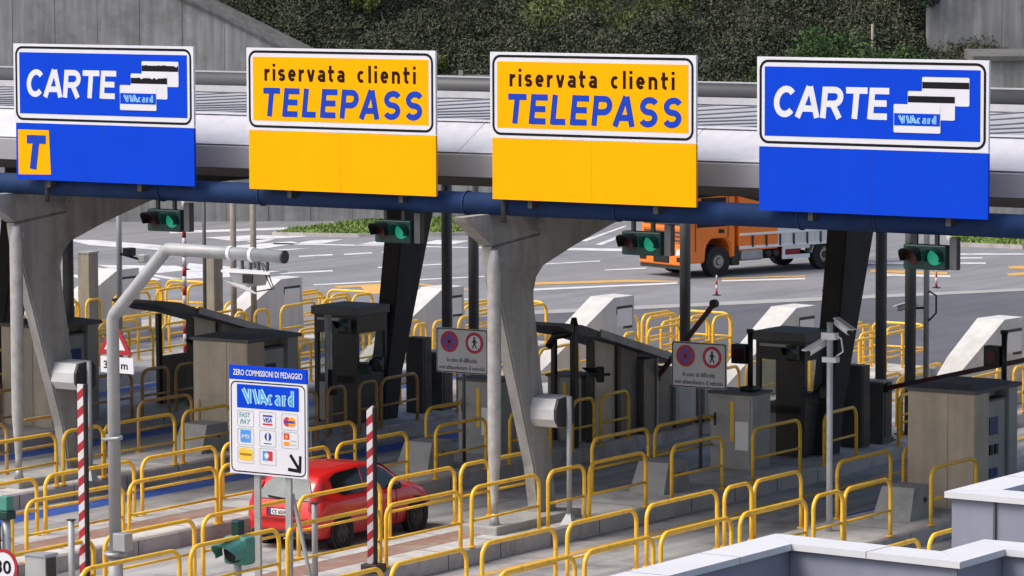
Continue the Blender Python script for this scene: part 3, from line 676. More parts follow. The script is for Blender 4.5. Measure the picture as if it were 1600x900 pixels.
# ---- the four lane signs
def viacard(mb, x, z, wd, h, y, mw, mb_, mc, mt=2):
    """the slanted two tone lettering on its blue band: outlines in pale cyan, V I and a peaked A then round small letters"""
    mb.box(x, x+wd, y-.003, y, z, z+h, mb_)
    for lay, m_, dy in ((.27, mc, 0), (.15, mt, .002)):
        stroke_text(mb, 'VIA', x+wd*.13, y-.0032-dy, z+h*.20, wd*.33, h*.62, m_, stroke=.27, gap=.08, shear=-.28, layer=lay)
        stroke_text(mb, 'card', x+wd*.50, y-.0032-dy, z+h*.18, wd*.42, h*.66, m_, stroke=.27, gap=.20, layer=lay)
SIGNZ0, SIGNZM, SIGNZ1 = 6.80, 7.965, 9.60
def lane_sign(name, label, x0, x1, kind, tee=False):
    t = thing(name, label, 'sign', (x0, 0, SIGNZ0)); W = x1-x0; zm = SIGNZM-SIGNZ0; zt = SIGNZ1-SIGNZ0
    bc = BLUE if kind == 'carte' else YEL
    # two panels
    MB().box(0, W, -.03, .03, zm+.012, zt).build('upper_panel', WHT, t)
    MB().box(.045 if True else 0, W, -.03, .03, 0, zm).build('lower_panel', bc, t)
    fr = MB()
    for z in (.25, .9, 1.45, 2.1, 2.6): fr.box(.1, W-.1, .031, .09, z-.03, z+.03)
    fr.build('back_rail', GALV, t)
    b = MB(); H = zt-zm; O = rrect(.05, W-.05, zm+.06, zt-.05, .18); I = rrect(.098, W-.098, zm+.108, zt-.098, .135); ring_plate(b, O, I, -.033, -.029); b.build('border_line', BLK, t)
    MB().box(.16, W-.16, -.0335, -.029, zm+.20, zt-.175).build('field', bc, t)
    h = H
    if kind == 'carte':
        stroke_text(MB(), 'CARTE', .325, -.034, zm+.335*h, .512*W, .345*h, stroke=.19, gap=.06, shear=.10).build('lettering', WHT, t)
        cw, ch = .20*W, .31*h
        for k, (cx, cz) in enumerate(((.72, .50), (.66, .345), (.60, .20))):
            q = MB(); x, z = cx*W, zm+cz*h; y = -.034-.004*k
            ring = rrect(x, x+cw, z, z+ch, .03, 4); q.prism(ring, 'y', y-.003, y, 0)
            if k < 2: 
                # worn magnetic stripe with a ragged edge
                pts = [(x+.004, z+ch*.60), (x+cw-.004, z+ch*.60)]; xs = np.linspace(cw-.004, .004, 18)
                pts += [(x+s_, z+ch*(.83+(random.choice((0, 0, 0, .02, -.05)) if tee else 0))) for s_ in xs]; q.prism(pts, 'y', y-.0045, y-.003, 1)
                q.build('payment_card', [WHT, BLK], t)
            else:
                q.build('payment_card', [WHT, BLK], t)
                v = MB(); viacard(v, x+.01*cw, z+ch*.25, cw*.98, ch*.43, y-.0035, WHT, 0, 1); v.build('card_emblem', [BLUE, CYAN, mat('sign_mid_blue', (.07, .34, .62), .5)], t)
    else:
        stroke_text(MB(), 'riservata', .098*W, -.034, zm+.605*h, .43*W, .20*h, stroke=.185, gap=.20).build('lettering', TBRN, t)
        stroke_text(MB(), 'clienti', .595*W, -.034, zm+.605*h, .305*W, .20*h, stroke=.185, gap=.22).build('lettering', TBRN, t)
        stroke_text(MB(), 'TELEPASS', .078*W, -.034, zm+.175*h, .865*W, .345*h, stroke=.20, gap=.17, shear=.12).build('lettering', TBLUE, t)
    MB().box(W*.5-.004, W*.5+.004, -.0312, -.029, .02, zm-.02).build('sheet_seam', mat('seam_'+kind, tuple(c*.55 for c in ((.002, .040, .60) if kind == 'carte' else (.90, .40, .0))), .6), t)
    if tee:
        MB().add([(.10, -.034, .10), (.97, -.034, .12), (.93, -.034, 1.03), (.10, -.034, 1.03)], [(0, 1, 2, 3)]).build('tee_plate', YEL, t, fixn=False)
        stroke_text(MB(), 'T', .24, -.038, .22, .62, .70, stroke=.24, gap=0, shear=.16).build('lettering', TBLUE, t)
    return t
lane_sign('lane_sign', 'blue gantry sign reading CARTE with a small yellow T plate below', -11.44, -6.72, 'carte', True)
lane_sign('lane_sign', 'yellow gantry sign reading riservata clienti, directly right of the T plate sign', -5.38, -.82, 'tele')
lane_sign('lane_sign', 'yellow gantry sign with blank yellow lower panel, left neighbour of the plain blue CARTE sign', .45, 5.02, 'tele')
lane_sign('lane_sign', 'blue gantry sign reading CARTE with an all blank lower panel', 6.32, 11.02, 'carte')

# ---- lane signals hanging under the beam
def lane_signal(loc, label, first=None):
    t = thing('lane_signal', label, 'traffic light', loc, 0, 'traffic lights under the canopy beam')
    t.scale = (.86, .86, .86)
    b = MB(); b.box(-.50, .50, -.10, .14, -.27, .25, bev=.03); b.build('housing', TLG, t)
    for x, m, nm in ((-.25, LRED, 'red_lens'), (.25, LGRN, 'green_lens')):
        MB().disc((x, -.105, 0), .17, 'y', .02, 20).build(nm, m, t)
        v = MB(); n = 14; A_ = [R(-25+230*k/(n-1)) for k in range(n)]
        ro = .205; L = [.30 if True else 0]*n
        vs = [(x+ro*math.cos(a), -.10, ro*math.sin(a)) for a in A_]+[(x+ro*math.cos(a), -.10-(.46 if x < 0 else .36)*(.55+.45*max(0, math.sin(a))), ro*math.sin(a)) for a in A_]
        vs += [(x+(ro-.012)*math.cos(a), -.10, (ro-.012)*math.sin(a)) for a in A_]+[(x+(ro-.012)*math.cos(a), -.10-(.46 if x < 0 else .36)*(.55+.45*max(0, math.sin(a))), (ro-.012)*math.sin(a)) for a in A_]
        v.add(vs, [(k, k+1, k+1+n, k+n) for k in range(n-1)]+[(k+2*n, k+3*n, k+1+3*n, k+1+2*n) for k in range(n-1)]+[(k+n, k+1+n, k+1+3*n, k+3*n) for k in range(n-1)])
        v.build('visor', BLACK if x < 0 else TLG, t)
    MB().box(-.30, -.22, -.02, .06, .252, .50).build('hanger', DSTEEL, t); MB().box(.20, .28, -.02, .06, .252, .50).build('hanger', DSTEEL, t)
    MB().box(.56, .72, -.04, .14, -.26, .42).build('side_post', DPOST, t)
    return t
l0 = lane_signal((-7.80, .40, 6.06), 'green lit lane signal under the beam below the T plate blue sign')
for x, lab in ((-2.16, 'green lit lane signal under the beam below the first yellow sign'), (3.55, 'green lit lane signal hanging in front of the orange truck cab'), (9.52, 'green lit lane signal under the beam below the plain blue sign')):
    dup(l0, (x+.06, .40, 6.06), label=lab)

# ---- downpipes in front of the columns, on a concrete plinth
for x, lab in ((0, 'pale steel downpipe on a plinth before the middle column'), (-12, 'pale steel downpipe in front of the left column')):
    t = thing('downpipe', lab, 'pipe', (x-.25, 0, 0))
    p = MB(); p.tube([(.66, .14, 5.80), (.66, .14, 5.6), (.66, .14, 5.45), (.66, .13, 3.4), (.66, .12, 1.9), (.66, .12, .95), (.66, .12, .72)], [.08, .12, .135, .135, .13, .07, .065], 8); p.build('pipe', PIPE, t)
    MB().box(.49, .72, .22, .34, 5.55, 5.66).build('bracket', GALV, t)
    MB().tube([(.66, .12, .74), (.66, .12, .50)], [.06, .11], 10).build('foot', GALV, t)
    t = thing('plinth', 'low concrete plinth under the middle column and downpipe' if x == 0 else 'low concrete plinth under the left column and its downpipe', 'plinth', (x, 0, H0))
    MB().box(-.25, .62, -.12, 2.9, -.05, .17, bev=.03).build('base', BLOCK, t)
# ================================================================= RAILS
ISN = {0: 'in front of red car', -6: 'just behind red car', -12: 'second behind red car', -18: 'third behind red car',
       -24: 'fourth behind red car', -30: 'fifth behind red car', 6: 'of the far right cabinet', 12: 'touching the white coping'}
RAIL_CACHE = {}
def rail_proto(L, m, low):
    key = (round(L, 1), m.name, low)
    if key in RAIL_CACHE: return RAIL_CACHE[key], True
    L = key[0]; h = 1.12; r = min(.24, L*.3); rt = .040
    t = thing('hoop_rail', 'x', 'guardrail', (0, 0, H0))
    pts = [(0, 0, 0), (0, 0, .4), (0, 0, h-r)]
    for k in range(1, 7):
        a = R(180-90*k/6); pts.append((0, r+r*math.cos(a), h-r+r*math.sin(a)))
    pts.append((0, L/2, h))
    for k in range(0, 6):
        a = R(90-90*k/6); pts.append((0, L-r+r*math.cos(a), h-r+r*math.sin(a)))
    pts += [(0, L, h-r), (0, L, .4), (0, L, 0)]
    MB().tube(pts, rt, 10).build('hoop', m, t)
    MB().tube([(0, rt*.8, .50), (0, L-rt*.8, .50)], .027, 8).build('mid_rail', m, t)
    for y in (0, L): MB().disc((0, y, .012), .075, 'z', .022, 10).build('foot_plate', m, t)
    RAIL_CACHE[key] = t
    return t, False
# row -> list of (start, end) along the island, (offset from the island middle)
ROWS = {
 (0, 1): [(-12.9, -10.3), (-10.0, -7.5), (-7.25, -4.5), (-4.27, -1.9), (-1.5, .78), (1.12, 2.42), (2.6, 4.65), (5.7, 7.65), (8.95, 10.9), (12.0, 13.6)],
 (0, -1): [(-12.8, -10.2), (-9.9, -7.4), (-7.15, -4.55), (-4.3, -1.65), (-1.4, .8), (1.0, 2.0), (2.22, 3.85), (5.78, 8.02), (8.23, 10.65), (11.3, 12.6)],
 (6, -1): [(-12.4, -10.0), (-9.75, -7.5), (-7.08, -4.8), (-4.4, -2.1), (-1.75, .72), (1.02, 2.0), (2.12, 3.95), (5.35, 7.6), (8.1, 9.4)],
 (6, 1): [(-9.5, -7.2), (-6.9, -4.7), (-4.45, -2.1), (-1.75, .62), (.92, 1.98), (2.1, 3.9), (5.55, 7.4)],
 (12, -1): [(-8.2, -5.8), (-5.5, -2.45), (-2.15, .2), (.5, 3.0)],
 (-6, -1): [(-12.4, -9.9), (-9.6, -7.3), (-7.1, -4.8), (-4.55, -1.85), (-1.6, .8), (1.0, 3.3), (3.6, 5.6), (8.25, 10.5), (11.0, 12.4)],
 (-6, 1): [(-12.8, -10.4), (-10.2, -7.75), (-7.4, -4.65), (-4.42, -1.75), (-1.6, .7), (1.0, 2.0), (2.25, 4.8), (5.78, 7.7), (8.6, 10.2), (11.1, 12.0), (12.3, 13.6)],
 (-12, 1): [(-6.8, -4.5), (-4.2, -1.9), (-1.65, .62), (.88, 2.15), (2.22, 4.6), (4.9, 6.6), (8.3, 9.8), (10.2, 10.9), (11.45, 12.1), (12.35, 13.9)],
 (-12, -1): [(-3.2, -.9), (-.55, 1.3), (1.75, 3.9), (5.8, 7.7), (8.0, 9.6)],
 (-18, 1): [(1.8, 4.0), (4.3, 6.5), (8.6, 10.5), (10.9, 11.9), (12.2, 13.0)],
 (-18, -1): [(5.8, 8.0), (8.4, 10.6)],
 (-24, 1): [(8.2, 10.4), (10.8, 12.9), (14.2, 16.3)],
}
REAR = {.45: [(17.2, 19.0), (22.6, 24.4), (27.2, 28.6), (28.8, 29.8)], -.55: [(18.8, 20.6), (23.2, 24.2), (28.0, 29.7)], 1: [(15.8, 17.3), (17.6, 19.3), (19.7, 21.7), (22.3, 22.95), (23.15, 23.75), (24.1, 24.8), (25.4, 27.15), (27.5, 28.85), (29.1, 30.1)], -1: [(16.2, 18.2), (18.5, 20.1), (22.7, 23.6), (23.9, 25.1), (20.4, 22.4), (25.4, 27.1), (27.5, 28.4), (28.6, 30.2)]}
for i in (6, 0, -6, -12, -18, -24, -30):
    for s in (1, -1, .45, -.55):
        ROWS.setdefault((i, s), []); ROWS[(i, s)] = ROWS[(i, s)]+REAR[s]
ORD = 'first second third fourth fifth sixth seventh eighth ninth tenth eleventh twelfth thirteenth fourteenth fifteenth sixteenth seventeenth eighteenth nineteenth twentieth twenty-first twenty-second twenty-third twenty-fourth'.split()
used_proto = set()
for (i, s), L in ROWS.items():
    for k, (a, b) in enumerate(sorted(L)):
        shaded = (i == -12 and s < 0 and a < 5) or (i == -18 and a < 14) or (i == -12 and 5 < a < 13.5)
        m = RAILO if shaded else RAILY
        t, seen = rail_proto(b-a, m, False)
        lab = '%s hoop rail from front, %s of island %s' % (ORD[k], ('right kerb' if s == 1 else 'left kerb' if s == -1 else 'right inner row' if s > 0 else 'left inner row'), ISN[i])
        loc = (i+s*(1.0 if abs(s) == 1 else .9)*(.985)+(.10 if i == -6 and a < 14 else 0)+xo(a), a, H0); rz = -math.atan2(xo(b)-xo(a), b-a)*-1
        rz = math.atan2(-(xo(b)-xo(a)), b-a)
        o = dup(t, loc, rz) if seen else t
        o.location = loc; o.rotation_euler = (0, 0, rz); o['label'] = lab; o['group'] = 'yellow hoop rails along the toll islands'
# cross rails closing the far end of each island
for i in (6, 0, -6, -12, -18, -24, -30):
    t, seen = rail_proto(1.6, RAILY, False); o = dup(t, (0, 0, 0)) if seen else t
    o.location = (i+.8+xo(30), 30.35, H0); o.rotation_euler = (0, 0, R(90)); o['label'] = 'cross hoop rail closing far end of island '+ISN[i]; o['group'] = 'yellow hoop rails along the toll islands'
# two slim oval gates on the island behind the middle column
for y in (5.35, 8.0):
    pass

# ================================================================= ISLAND EQUIPMENT
# concrete crash noses at the far end
def nose():
    t = thing('crash_nose', 'x', 'crash barrier', (0, 0, 0), 0, 'concrete crash noses on the toll islands')
    b = MB(); b.hull([(-.36, .05, 2.3), (.40, 0, 2.3), (.46, .88, 2.3), (-.25, 1.0, 2.3), (-.50, -3.0, H0), (-.1, -3.3, H0), (.40, -.62, H0), (.46, .98, H0), (-.45, 1.2, H0), (-.40, -1.4, 1.55)])
    b.build('body', NOSE, t)
    r_ = MB(); r_.hull([(.40, .10, 2.06), (.455, .80, 2.06), (.405, .06, 1.46), (.455, .80, 1.46), (.414, .10, 2.06), (.468, .80, 2.06), (.418, .06, 1.46), (.468, .80, 1.46)]); r_.build('recess', DSTEEL, t)
    r_ = MB(); r_.hull([(.41, .14, 1.99), (.465, .77, 1.99), (.41, .10, 1.53), (.465, .77, 1.53), (.424, .14, 1.99), (.478, .77, 1.99), (.428, .10, 1.53), (.478, .77, 1.53)]); r_.build('reflector_plate', REFL, t)
    return t
n0 = nose()
for k, (x, lab) in enumerate(((-.95, 'white concrete crash nose at right, beyond the plain blue sign signal'), (-6.9, 'white concrete crash nose between the two sloping dark rear columns at right'), (-12.9, 'white concrete crash nose behind the raised barrier arm'), (-18.85, 'white concrete crash nose behind the pair of dark posts left of middle column'),
                              (-24.75, 'white concrete crash nose behind the camera arm of the grey pole'), (-30.7, 'white concrete crash nose half hidden behind the bent grey pole'))):
    o = n0 if k == 0 else dup(n0, (0, 0, 0)); dx = x-(-1.75, -7.5, -12.9, -18.35, -23.9, -29.8)[k]; o.location = (x, 24.82-1.53*dx, 0); o.scale = (1, 1, 1+.08*dx); o['label'] = lab
# low concrete blocks on the near side of the machines
def block():
    t = thing('concrete_block', 'x', 'concrete block', (0, 0, H0), 0, 'tapered concrete blocks on the toll islands')
    MB().hull([(-.42, -.55, 0), (.42, -.55, 0), (.42, .50, 0), (-.42, .50, 0), (-.36, -.26, .62), (.36, -.26, .62), (.38, .46, .62), (-.38, .46, .62)]).build('body', BLOCK, t)
    MB().disc((.40, .1, .36), .05, 'x', .05, 10).build('lifting_socket', DSTEEL, t)
    return t
b0 = block()
for k, (x, y, lab) in enumerate(((0, 6.85, 'tapered concrete block on the island right of the middle column'), (6, 6.3, 'tapered concrete block in front of the beige cabinet at right'), (-6, 6.95, 'tapered concrete block on the island behind the red car roof'), (-12, 6.8, 'tapered concrete block left of the card payment sign'), (-18, 5.4, 'tapered concrete block on the island behind left column'))):
    o = b0 if k == 0 else dup(b0, (0, 0, 0)); o.location = (x, y, H0); o['label'] = lab
# steel posts that hold the canopy edge
def spost():
    t = thing('steel_post', 'x', 'post', (0, 0, H0), 0, 'dark steel posts under the canopy')
    MB().tube([(0, 0, 0), (0, 0, 6.35)], .13, 14).build('shaft', DPOST, t)
    MB().box(-.26, .26, -.26, .26, 0, .03).build('base_plate', DSTEEL, t)
    for a in (-.2, .2):
        for b in (-.2, .2): MB().disc((a, b, .05), .03, 'z', .045, 6).build('anchor_bolt', DSTEEL, t)
    return t
p0 = spost()
for k, (x, y, lab) in enumerate(((-6, 17.7, 'dark steel post standing behind the raised barrier arm'), (0, 16.35, 'dark steel post right beside the leaning rear column at right'), (0, 17.75, 'dark steel post directly behind the rightmost green signal'), (-12, 17.6, 'grey steel post just left of the middle downpipe'), (-12, 16.45, 'dark steel post between the leaning rear column and the no stopping sign'), (-18, 9.4, 'dark steel post close behind the left concrete column'))):
    o = p0 if k == 0 else dup(p0, (0, 0, 0)); o.location = (x, y, H0); o['label'] = lab
# hooded little signals
def hood(loc, label, rz=0.0, post=None):
    t = thing('hooded_signal', label, 'signal lamp', loc, rz)
    MB().box(-.13, .13, -.08, .10, -.17, .17, bev=.03).build('housing', BLACK, t)
    n = 12; A_ = [R(-20+220*k/(n-1)) for k in range(n)]; v = MB()
    vs = [(.15*math.cos(a), -.06, .15*math.sin(a)) for a in A_]+[(.14*math.cos(a), -.36*(.5+.5*max(0, math.sin(a)))-.04, .14*math.sin(a)+.02) for a in A_]
    vs += [(.138*math.cos(a), -.06, .138*math.sin(a)) for a in A_]+[(.128*math.cos(a), -.36*(.5+.5*max(0, math.sin(a)))-.04, .128*math.sin(a)+.02) for a in A_]
    v.add(vs, [(k, k+1, k+1+n, k+n) for k in range(n-1)]+[(k+2*n, k+3*n, k+1+3*n, k+1+2*n) for k in range(n-1)]+[(k+n, k+1+n, k+1+3*n, k+3*n) for k in range(n-1)]); v.build('hood', BLACK, t)
    MB().disc((0, -.085, 0), .11, 'y', .01, 14).build('lens', LGOFF, t)
    MB().obox((0, .1, 0), (0, .24, 0), .06, .06).build('arm', BLACK, t)
    return t
# glazed booths
def booth():
    t = thing('toll_booth', 'x', 'toll booth', (0, 0, H0), 0, 'glazed toll booths')
    W, D, Hh = 1.24, 1.22, 2.75
    MB().box(-W/2-.05, W/2+.05, -.07, D+.05, Hh-.20, Hh, bev=.015).build('roof', ROOFD, t)
    MB().box(-W/2, W/2, 0, D, Hh-.62, Hh-.202).build('header', DSTEEL, t)
    MB().box(-W/2+.1, .25, -.02, .0, Hh-.33, Hh-.27).build('light_strip', FASCG, t)
    for x in (-W/2+.05, W/2-.05):
        for y in (.05, D-.05): MB().box(x-.05, x+.05, y-.05, y+.05, 0, Hh-.62).build('corner_post', DSTEEL, t)
    MB().box(-.12, W/2-.101, .012, .072, 0, Hh-.622).build('mullion', DSTEEL, t)
    MB().box(-W/2+.1, W/2-.1, .012, .08, .95, 1.13).build('sill_band', DSTEEL, t); MB().box(W/2-.08, W/2-.012, .1, D-.1, .95, 1.13).build('sill_band', DSTEEL, t)
    MB().box(-W/2+.1, W/2-.1, .03, .05, .05, .949).build('lower_panel', STEELG, t); MB().box(W/2-.06, W/2-.03, .1, D-.1, .05, .949).build('lower_panel', DSTEEL, t)
    MB().box(-W/2+.101, -.121, .03, .045, 1.131, Hh-.621).build('front_pane', GLASS, t); MB().box(W/2-.05, W/2-.035, .101, D-.101, 1.131, Hh-.621).build('side_pane', GLASS, t)
    MB().box(-W/2+.02, -W/2+.04, .1, D-.1, 1.131, Hh-.621).build('back_pane', GLASS, t); MB().box(-W/2+.02, -W/2+.05, .1, D-.1, .05, 1.13).build('back_wall', BEIGE, t); MB().box(-W/2+.1, W/2-.1, D-.06, D-.03, .05, 1.1).build('back_wall', BRONZE, t)
    MB().box(-.35, .35, D-.5, D-.15, .9, 1.35, bev=.02).build('desk_console', BLACK, t)
    MB().box(.02, .10, D-.9, D-.7, 1.5, 2.0).build('notice_papers', PLATE, t)
    return t
bt = booth(); bt.location = (-.60, 12.85, H0); bt['label'] = 'glazed toll booth with dark roof beside the slim white camera pole'
o = dup(bt, (-12.42, 12.45, H0), label='glazed toll booth with dark roof right above the card payment sign')
hood((-.15, 12.6, 2.66), 'black hooded signal on the front of the booth by the camera pole'); hood((-11.97, 12.2, 2.66), 'black hooded signal on the front of the booth above the card payment sign')
hood((.22, 13.35, 1.75), 'black hooded signal at mid height on the side of the right booth', R(20)); hood((-11.6, 13.0, 1.72), 'black hooded signal at mid height on the side of the left booth', R(20))
# big automatic pay cabinets
def cabinet(loc, label, wd=1.75, dp=1.9, h=2.42):
    t = thing('pay_cabinet', label, 'pay machine', loc)
    x1 = wd/2
    MB().box(-wd/2, x1, 0, .62, 0, h-.10).build('body', STEEL, t)
    MB().box(-wd/2+.02, x1-.60, -.014, -.001, .02, h*.44).build('front_panel', STEEL, t); MB().box(-wd/2+.02, x1-.60, -.014, -.001, h*.45, h-.12).build('front_panel', STEEL, t)
    MB().box(x1-.58, x1-.02, -.012, -.001, .02, h*.44).build('front_panel', STEEL, t); MB().box(x1-.58, x1-.02, -.012, -.001, h*.45, h-.12).build('front_panel', STEEL, t)
    MB().box(-wd/2, x1-.32, .622, dp, 0, h-.10).build('rear_body', STEEL, t)
    MB().box(x1-.318, x1-.06, .64, dp-.45, 0, h-.32).build('side_bay', STEELG, t); MB().box(x1-.40, x1-.02, .63, dp-.42, h-.318, h-.27).build('bay_hood', ROOFD, t)
    for z0, z1 in ((1.42, 1.78), (.55, .74)): MB().box(x1-.059, x1-.04, .74, 1.10, z0, z1).build('screen', mat('screen_navy', (.02, .04, .16), .4), t)
    for y in (.78, 1.02): MB().box(x1-.059, x1-.01, y-.06, y+.06, 1.02, 1.22, bev=.01).build('reader', BLACK, t)
    MB().box(x1-.30, x1-.01, dp-.38, dp, 0, h-.10).build('corner_pillar', STEELG, t)
    MB().box(-wd/2-.06, x1+.07, -.06, dp+.06, h-.098, h-.02, bev=.01).build('roof', ROOFD, t)
    MB().hull([(-wd/2, 0, h-.018), (x1, 0, h-.018), (x1, dp, h-.018), (-wd/2, dp, h-.018), (-wd/2+.3, .4, h+.05), (x1-.3, .4, h+.05), (x1-.3, dp-.3, h+.05), (-wd/2+.3, dp-.3, h+.05)]).build('roof_cap', ROOFD, t)
    return t
cabinet((6.02, 7.8, H0), 'beige steel pay cabinet with dark roof at the far right', 1.5)
cabinet((-12.38, 8.0, H0), 'beige steel pay cabinet behind the card payment sign', 1.55)
cabinet((-18.2, 8.1, H0), 'beige steel pay cabinet behind the left concrete column', 1.55, 1.7)
cabinet((-24.5, 8.6, H0), 'beige steel pay cabinet at the left picture edge', 1.55, 1.7)
# smaller grey cabinets
def small_cab(loc, label, wd=1.05, h=1.66, dp=.75):
    t = thing('control_cabinet', label, 'cabinet', loc)
    MB().box(-wd/2, wd/2, 0, dp, 0, h-.06).build('body', STEELG, t); MB().box(-wd/2-.04, wd/2+.04, -.05, dp+.04, h-.058, h).build('lid', ROOFD, t)
    MB().box(-wd/2+.06, wd/2-.06, -.014, -.001, .08, h-.14).build('door', STEELG, t); MB().box(-wd/2+.10, -wd/2+.14, -.035, -.015, h*.55, h*.72).build('handle', BLACK, t)
    MB().box(-.02, .07, -.03, -.016, h*.35, h*.88).build('warning_strip', RAILY, t); MB().box(.10, wd/2-.1, -.02, -.0145, h*.25, h*.62).build('notice', PLATE, t)
    return t
small_cab((-.48, 10.55, H0), 'grey control cabinet with notices in front of the right booth'); small_cab((-6.5, 9.7, H0), 'grey control cabinet half hidden by the middle column')
small_cab((-6.1, 12.6, H0), 'grey control cabinet below the no stopping sign by the downpipe', .9, 1.5)
def lane_head(loc, label):
    t = thing('post_signal', label, 'signal lamp', loc)
    MB().tube([(0, 0, 0), (0, 0, 1.25)], .06, 8).build('mast', BLACK, t); MB().box(-.17, .17, -.17, .17, 0, .10, bev=.03).build('base', BLACK, t)
    MB().box(-.42, -.06, -.12, .10, .58, 1.0, bev=.02).build('head', BLACK, t); MB().disc((-.24, -.13, .79), .13, 'y', .02, 14).build('lens', LRED, t)
    MB().tube([(0, 0, 1.25), (0, 0, 1.33)], .085, 8).build('cap', BLACK, t)
    return t
lane_head((-.25, 10.95, H0+1.66), 'black post signal standing on the grey cabinet by the right booth')
t = lane_head((6.0, 10.6, H0+2.0), 'black post signal rising behind the right beige cabinet'); MB().tube([(0, 0, -2.0), (0, 0, 0)], .07, 8).build('lower_mast', BLACK, t)
# sloping roof shelters
def shelter(loc, label):
    t = thing('toll_shelter', label, 'shelter', loc)
    x0, x1 = -.45, .85
    top = [(-1.2, 2.86), (-.9, 2.84), (-.2, 2.74), (.5, 2.54), (4.2, 1.56)]; bot = [(4.2, 1.44), (.55, 2.38), (.1, 2.46), (-.4, 2.54), (-1.2, 2.80)]
    MB().prism(top+bot, 'x', x0, x1).build('roof', ROOFD, t)
    MB().obox((x1+.02, .5, 2.50), (x1+.02, 4.2, 1.52), .05, .17).build('roof_edge', STEELG, t)
    MB().box(x1-.30, x1-.16, .40, .52, 0, 2.30).build('front_frame', DSTEEL, t); MB().box(x0+.05, x0+.15, .40, .52, 0, 2.36).build('front_frame', DSTEEL, t)
    MB().prism([(.53, 0), (1.35, 0), (1.35, 2.14), (.53, 2.32)], 'x', x1-.20, x1-.13).build('side_panel', BEIGE, t)
    MB().prism([(1.52, 0), (2.3, 0), (2.3, 1.90), (1.52, 2.10)], 'x', x1-.20, x1-.13).build('side_panel', BRONZE, t)
    MB().prism([(1.36, 0), (1.5, 0), (1.5, 2.1), (1.36, 2.13)], 'x', x1-.22, x1-.06).build('upright', DSTEEL, t)
    MB().box(x1-.5, x1+.02, 2.35, 2.9, 0, 1.72).build('bay', BRONZE, t); MB().box(x1-.5, x1+.0, 2.95, 3.7, 0, 1.45).build('bay', BRONZE, t)
    MB().box(x1+.021, x1+.06, 2.88, 2.92, 0, 1.72).build('upright', GALV, t)
    MB().box(x0, x0+.06, .6, 4.0, 0, 1.30).build('back_panel', STEELG, t)
    return t
shelter((-6.0, 12.1, H0), 'dark sloping roof shelter with a beige panel right of the middle column'); hood((-5.02, 12.4, 1.92), 'black hooded signal on the shelter right of the middle column', R(-55))
shelter((-18.0, 12.75, H0-.14), 'dark sloping roof shelter with a beige panel right of the bent grey pole'); hood((-17.02, 13.2, 1.83), 'black hooded signal on the shelter right of the bent pole', R(-55))
t = thing('shelter_post', 'black post with a curved cap before the sloping shelter right of the column', 'post', (-5.2, 11.62, H0))
MB().box(-.07, .07, -.07, .07, 0, 2.75).build('shaft', BLACK, t); MB().tube([(0, 0, 2.752), (0, 0, 2.93)], [.10, .06], 10).build('cap', BLACK, t); MB().tube([(-.02, 0, 2.6), (-.45, -.1, 2.5), (-.62, -.1, 2.25)], .09, 8).build('hooked_arm', BLACK, t)
# low light grey machine boxes behind the shelter
for (x, y, wd, h, lab) in ((-5.45, 15.75, .8, 1.05, 'grey machine box under the raised barrier arm'), (-5.5, 17.0, .95, 1.0, 'pale grey machine box behind the no stopping sign with a leg')):
    t = thing('machine_box', lab, 'cabinet', (x, y, H0)); MB().box(-wd/2, wd/2, 0, .9, .1, h, bev=.03).build('body', STEELG, t); MB().box(-wd/2+.06, wd/2-.06, .06, .84, 0, .099).build('base', DSTEEL, t); MB().box(wd/2, wd/2+.012, .1, .8, .2, h-.1).build('door', GPOST, t)
# tall slim panels beside the rear columns
for (x, y, w_, h, lab) in ((.02, 15.0, .55, 1.85, 'tall dark slim panel at the foot of the right rear column'), (-11.95, 15.05, .50, 1.82, 'tall dark slim panel at the foot of the left rear column')):
    t = thing('dark_panel', lab, 'panel', (x, y, H0)); MB().box(-w_/2, w_/2, -.05, .30, 0, h).build('body', DPOST, t); MB().box(w_/2, w_/2+.012, .0, .26, .04, h-.03).build('side_plate', DSTEEL, t)
# barriers: motor box and striped boom
def barrier(loc, label, tip, blab=None):
    t = thing('lane_barrier', label, 'barrier', loc)
    MB().box(-.26, .26, -.2, .22, 0, 1.38).build('motor_box', DPOST, t); MB().box(-.28, .28, -.22, .24, 1.381, 1.42).build('lid', STEELG, t)
    MB().box(.262, .275, -.12, .14, .15, 1.2).build('door', DSTEEL, t)
    MB().disc((.30, 0, 1.28), .12, 'x', .08, 14).build('hub', BLACK, t)
    a = Vector((.36, -.12, 1.28)); b = a+Vector(tip); d = (b-a); bo = MB(); n = 9
    for k in range(n): bo.obox(a+d*(k/n), a+d*((k+1)/n), .06, .11, k % 2)
    bo.build('boom', [mat('boom_dark_red', (.10, .018, .022), .5, var=.2), mat('boom_dull', (.055, .045, .045), .5, var=.2)], t)
    MB().disc(b, .10, 'y', .12, 12).build('boom_tip', BLACK, t)
    MB().obox(a-d*.10, a, .10, .16).build('counterweight', BLACK, t)
    return t
barrier((-5.5, 15.2, H0), 'lane barrier with its dark red boom raised steeply', (1.45, .1, 1.75))
barrier((.10, 16.0, H0), 'lane barrier with its dark boom raised slightly, at right', (3.9, .0, .95))
barrier((-11.9, 15.9, H0), 'lane barrier motor box with lowered boom right of the left rear column', (.3, .0, .02))
for r_ in ():
    pass
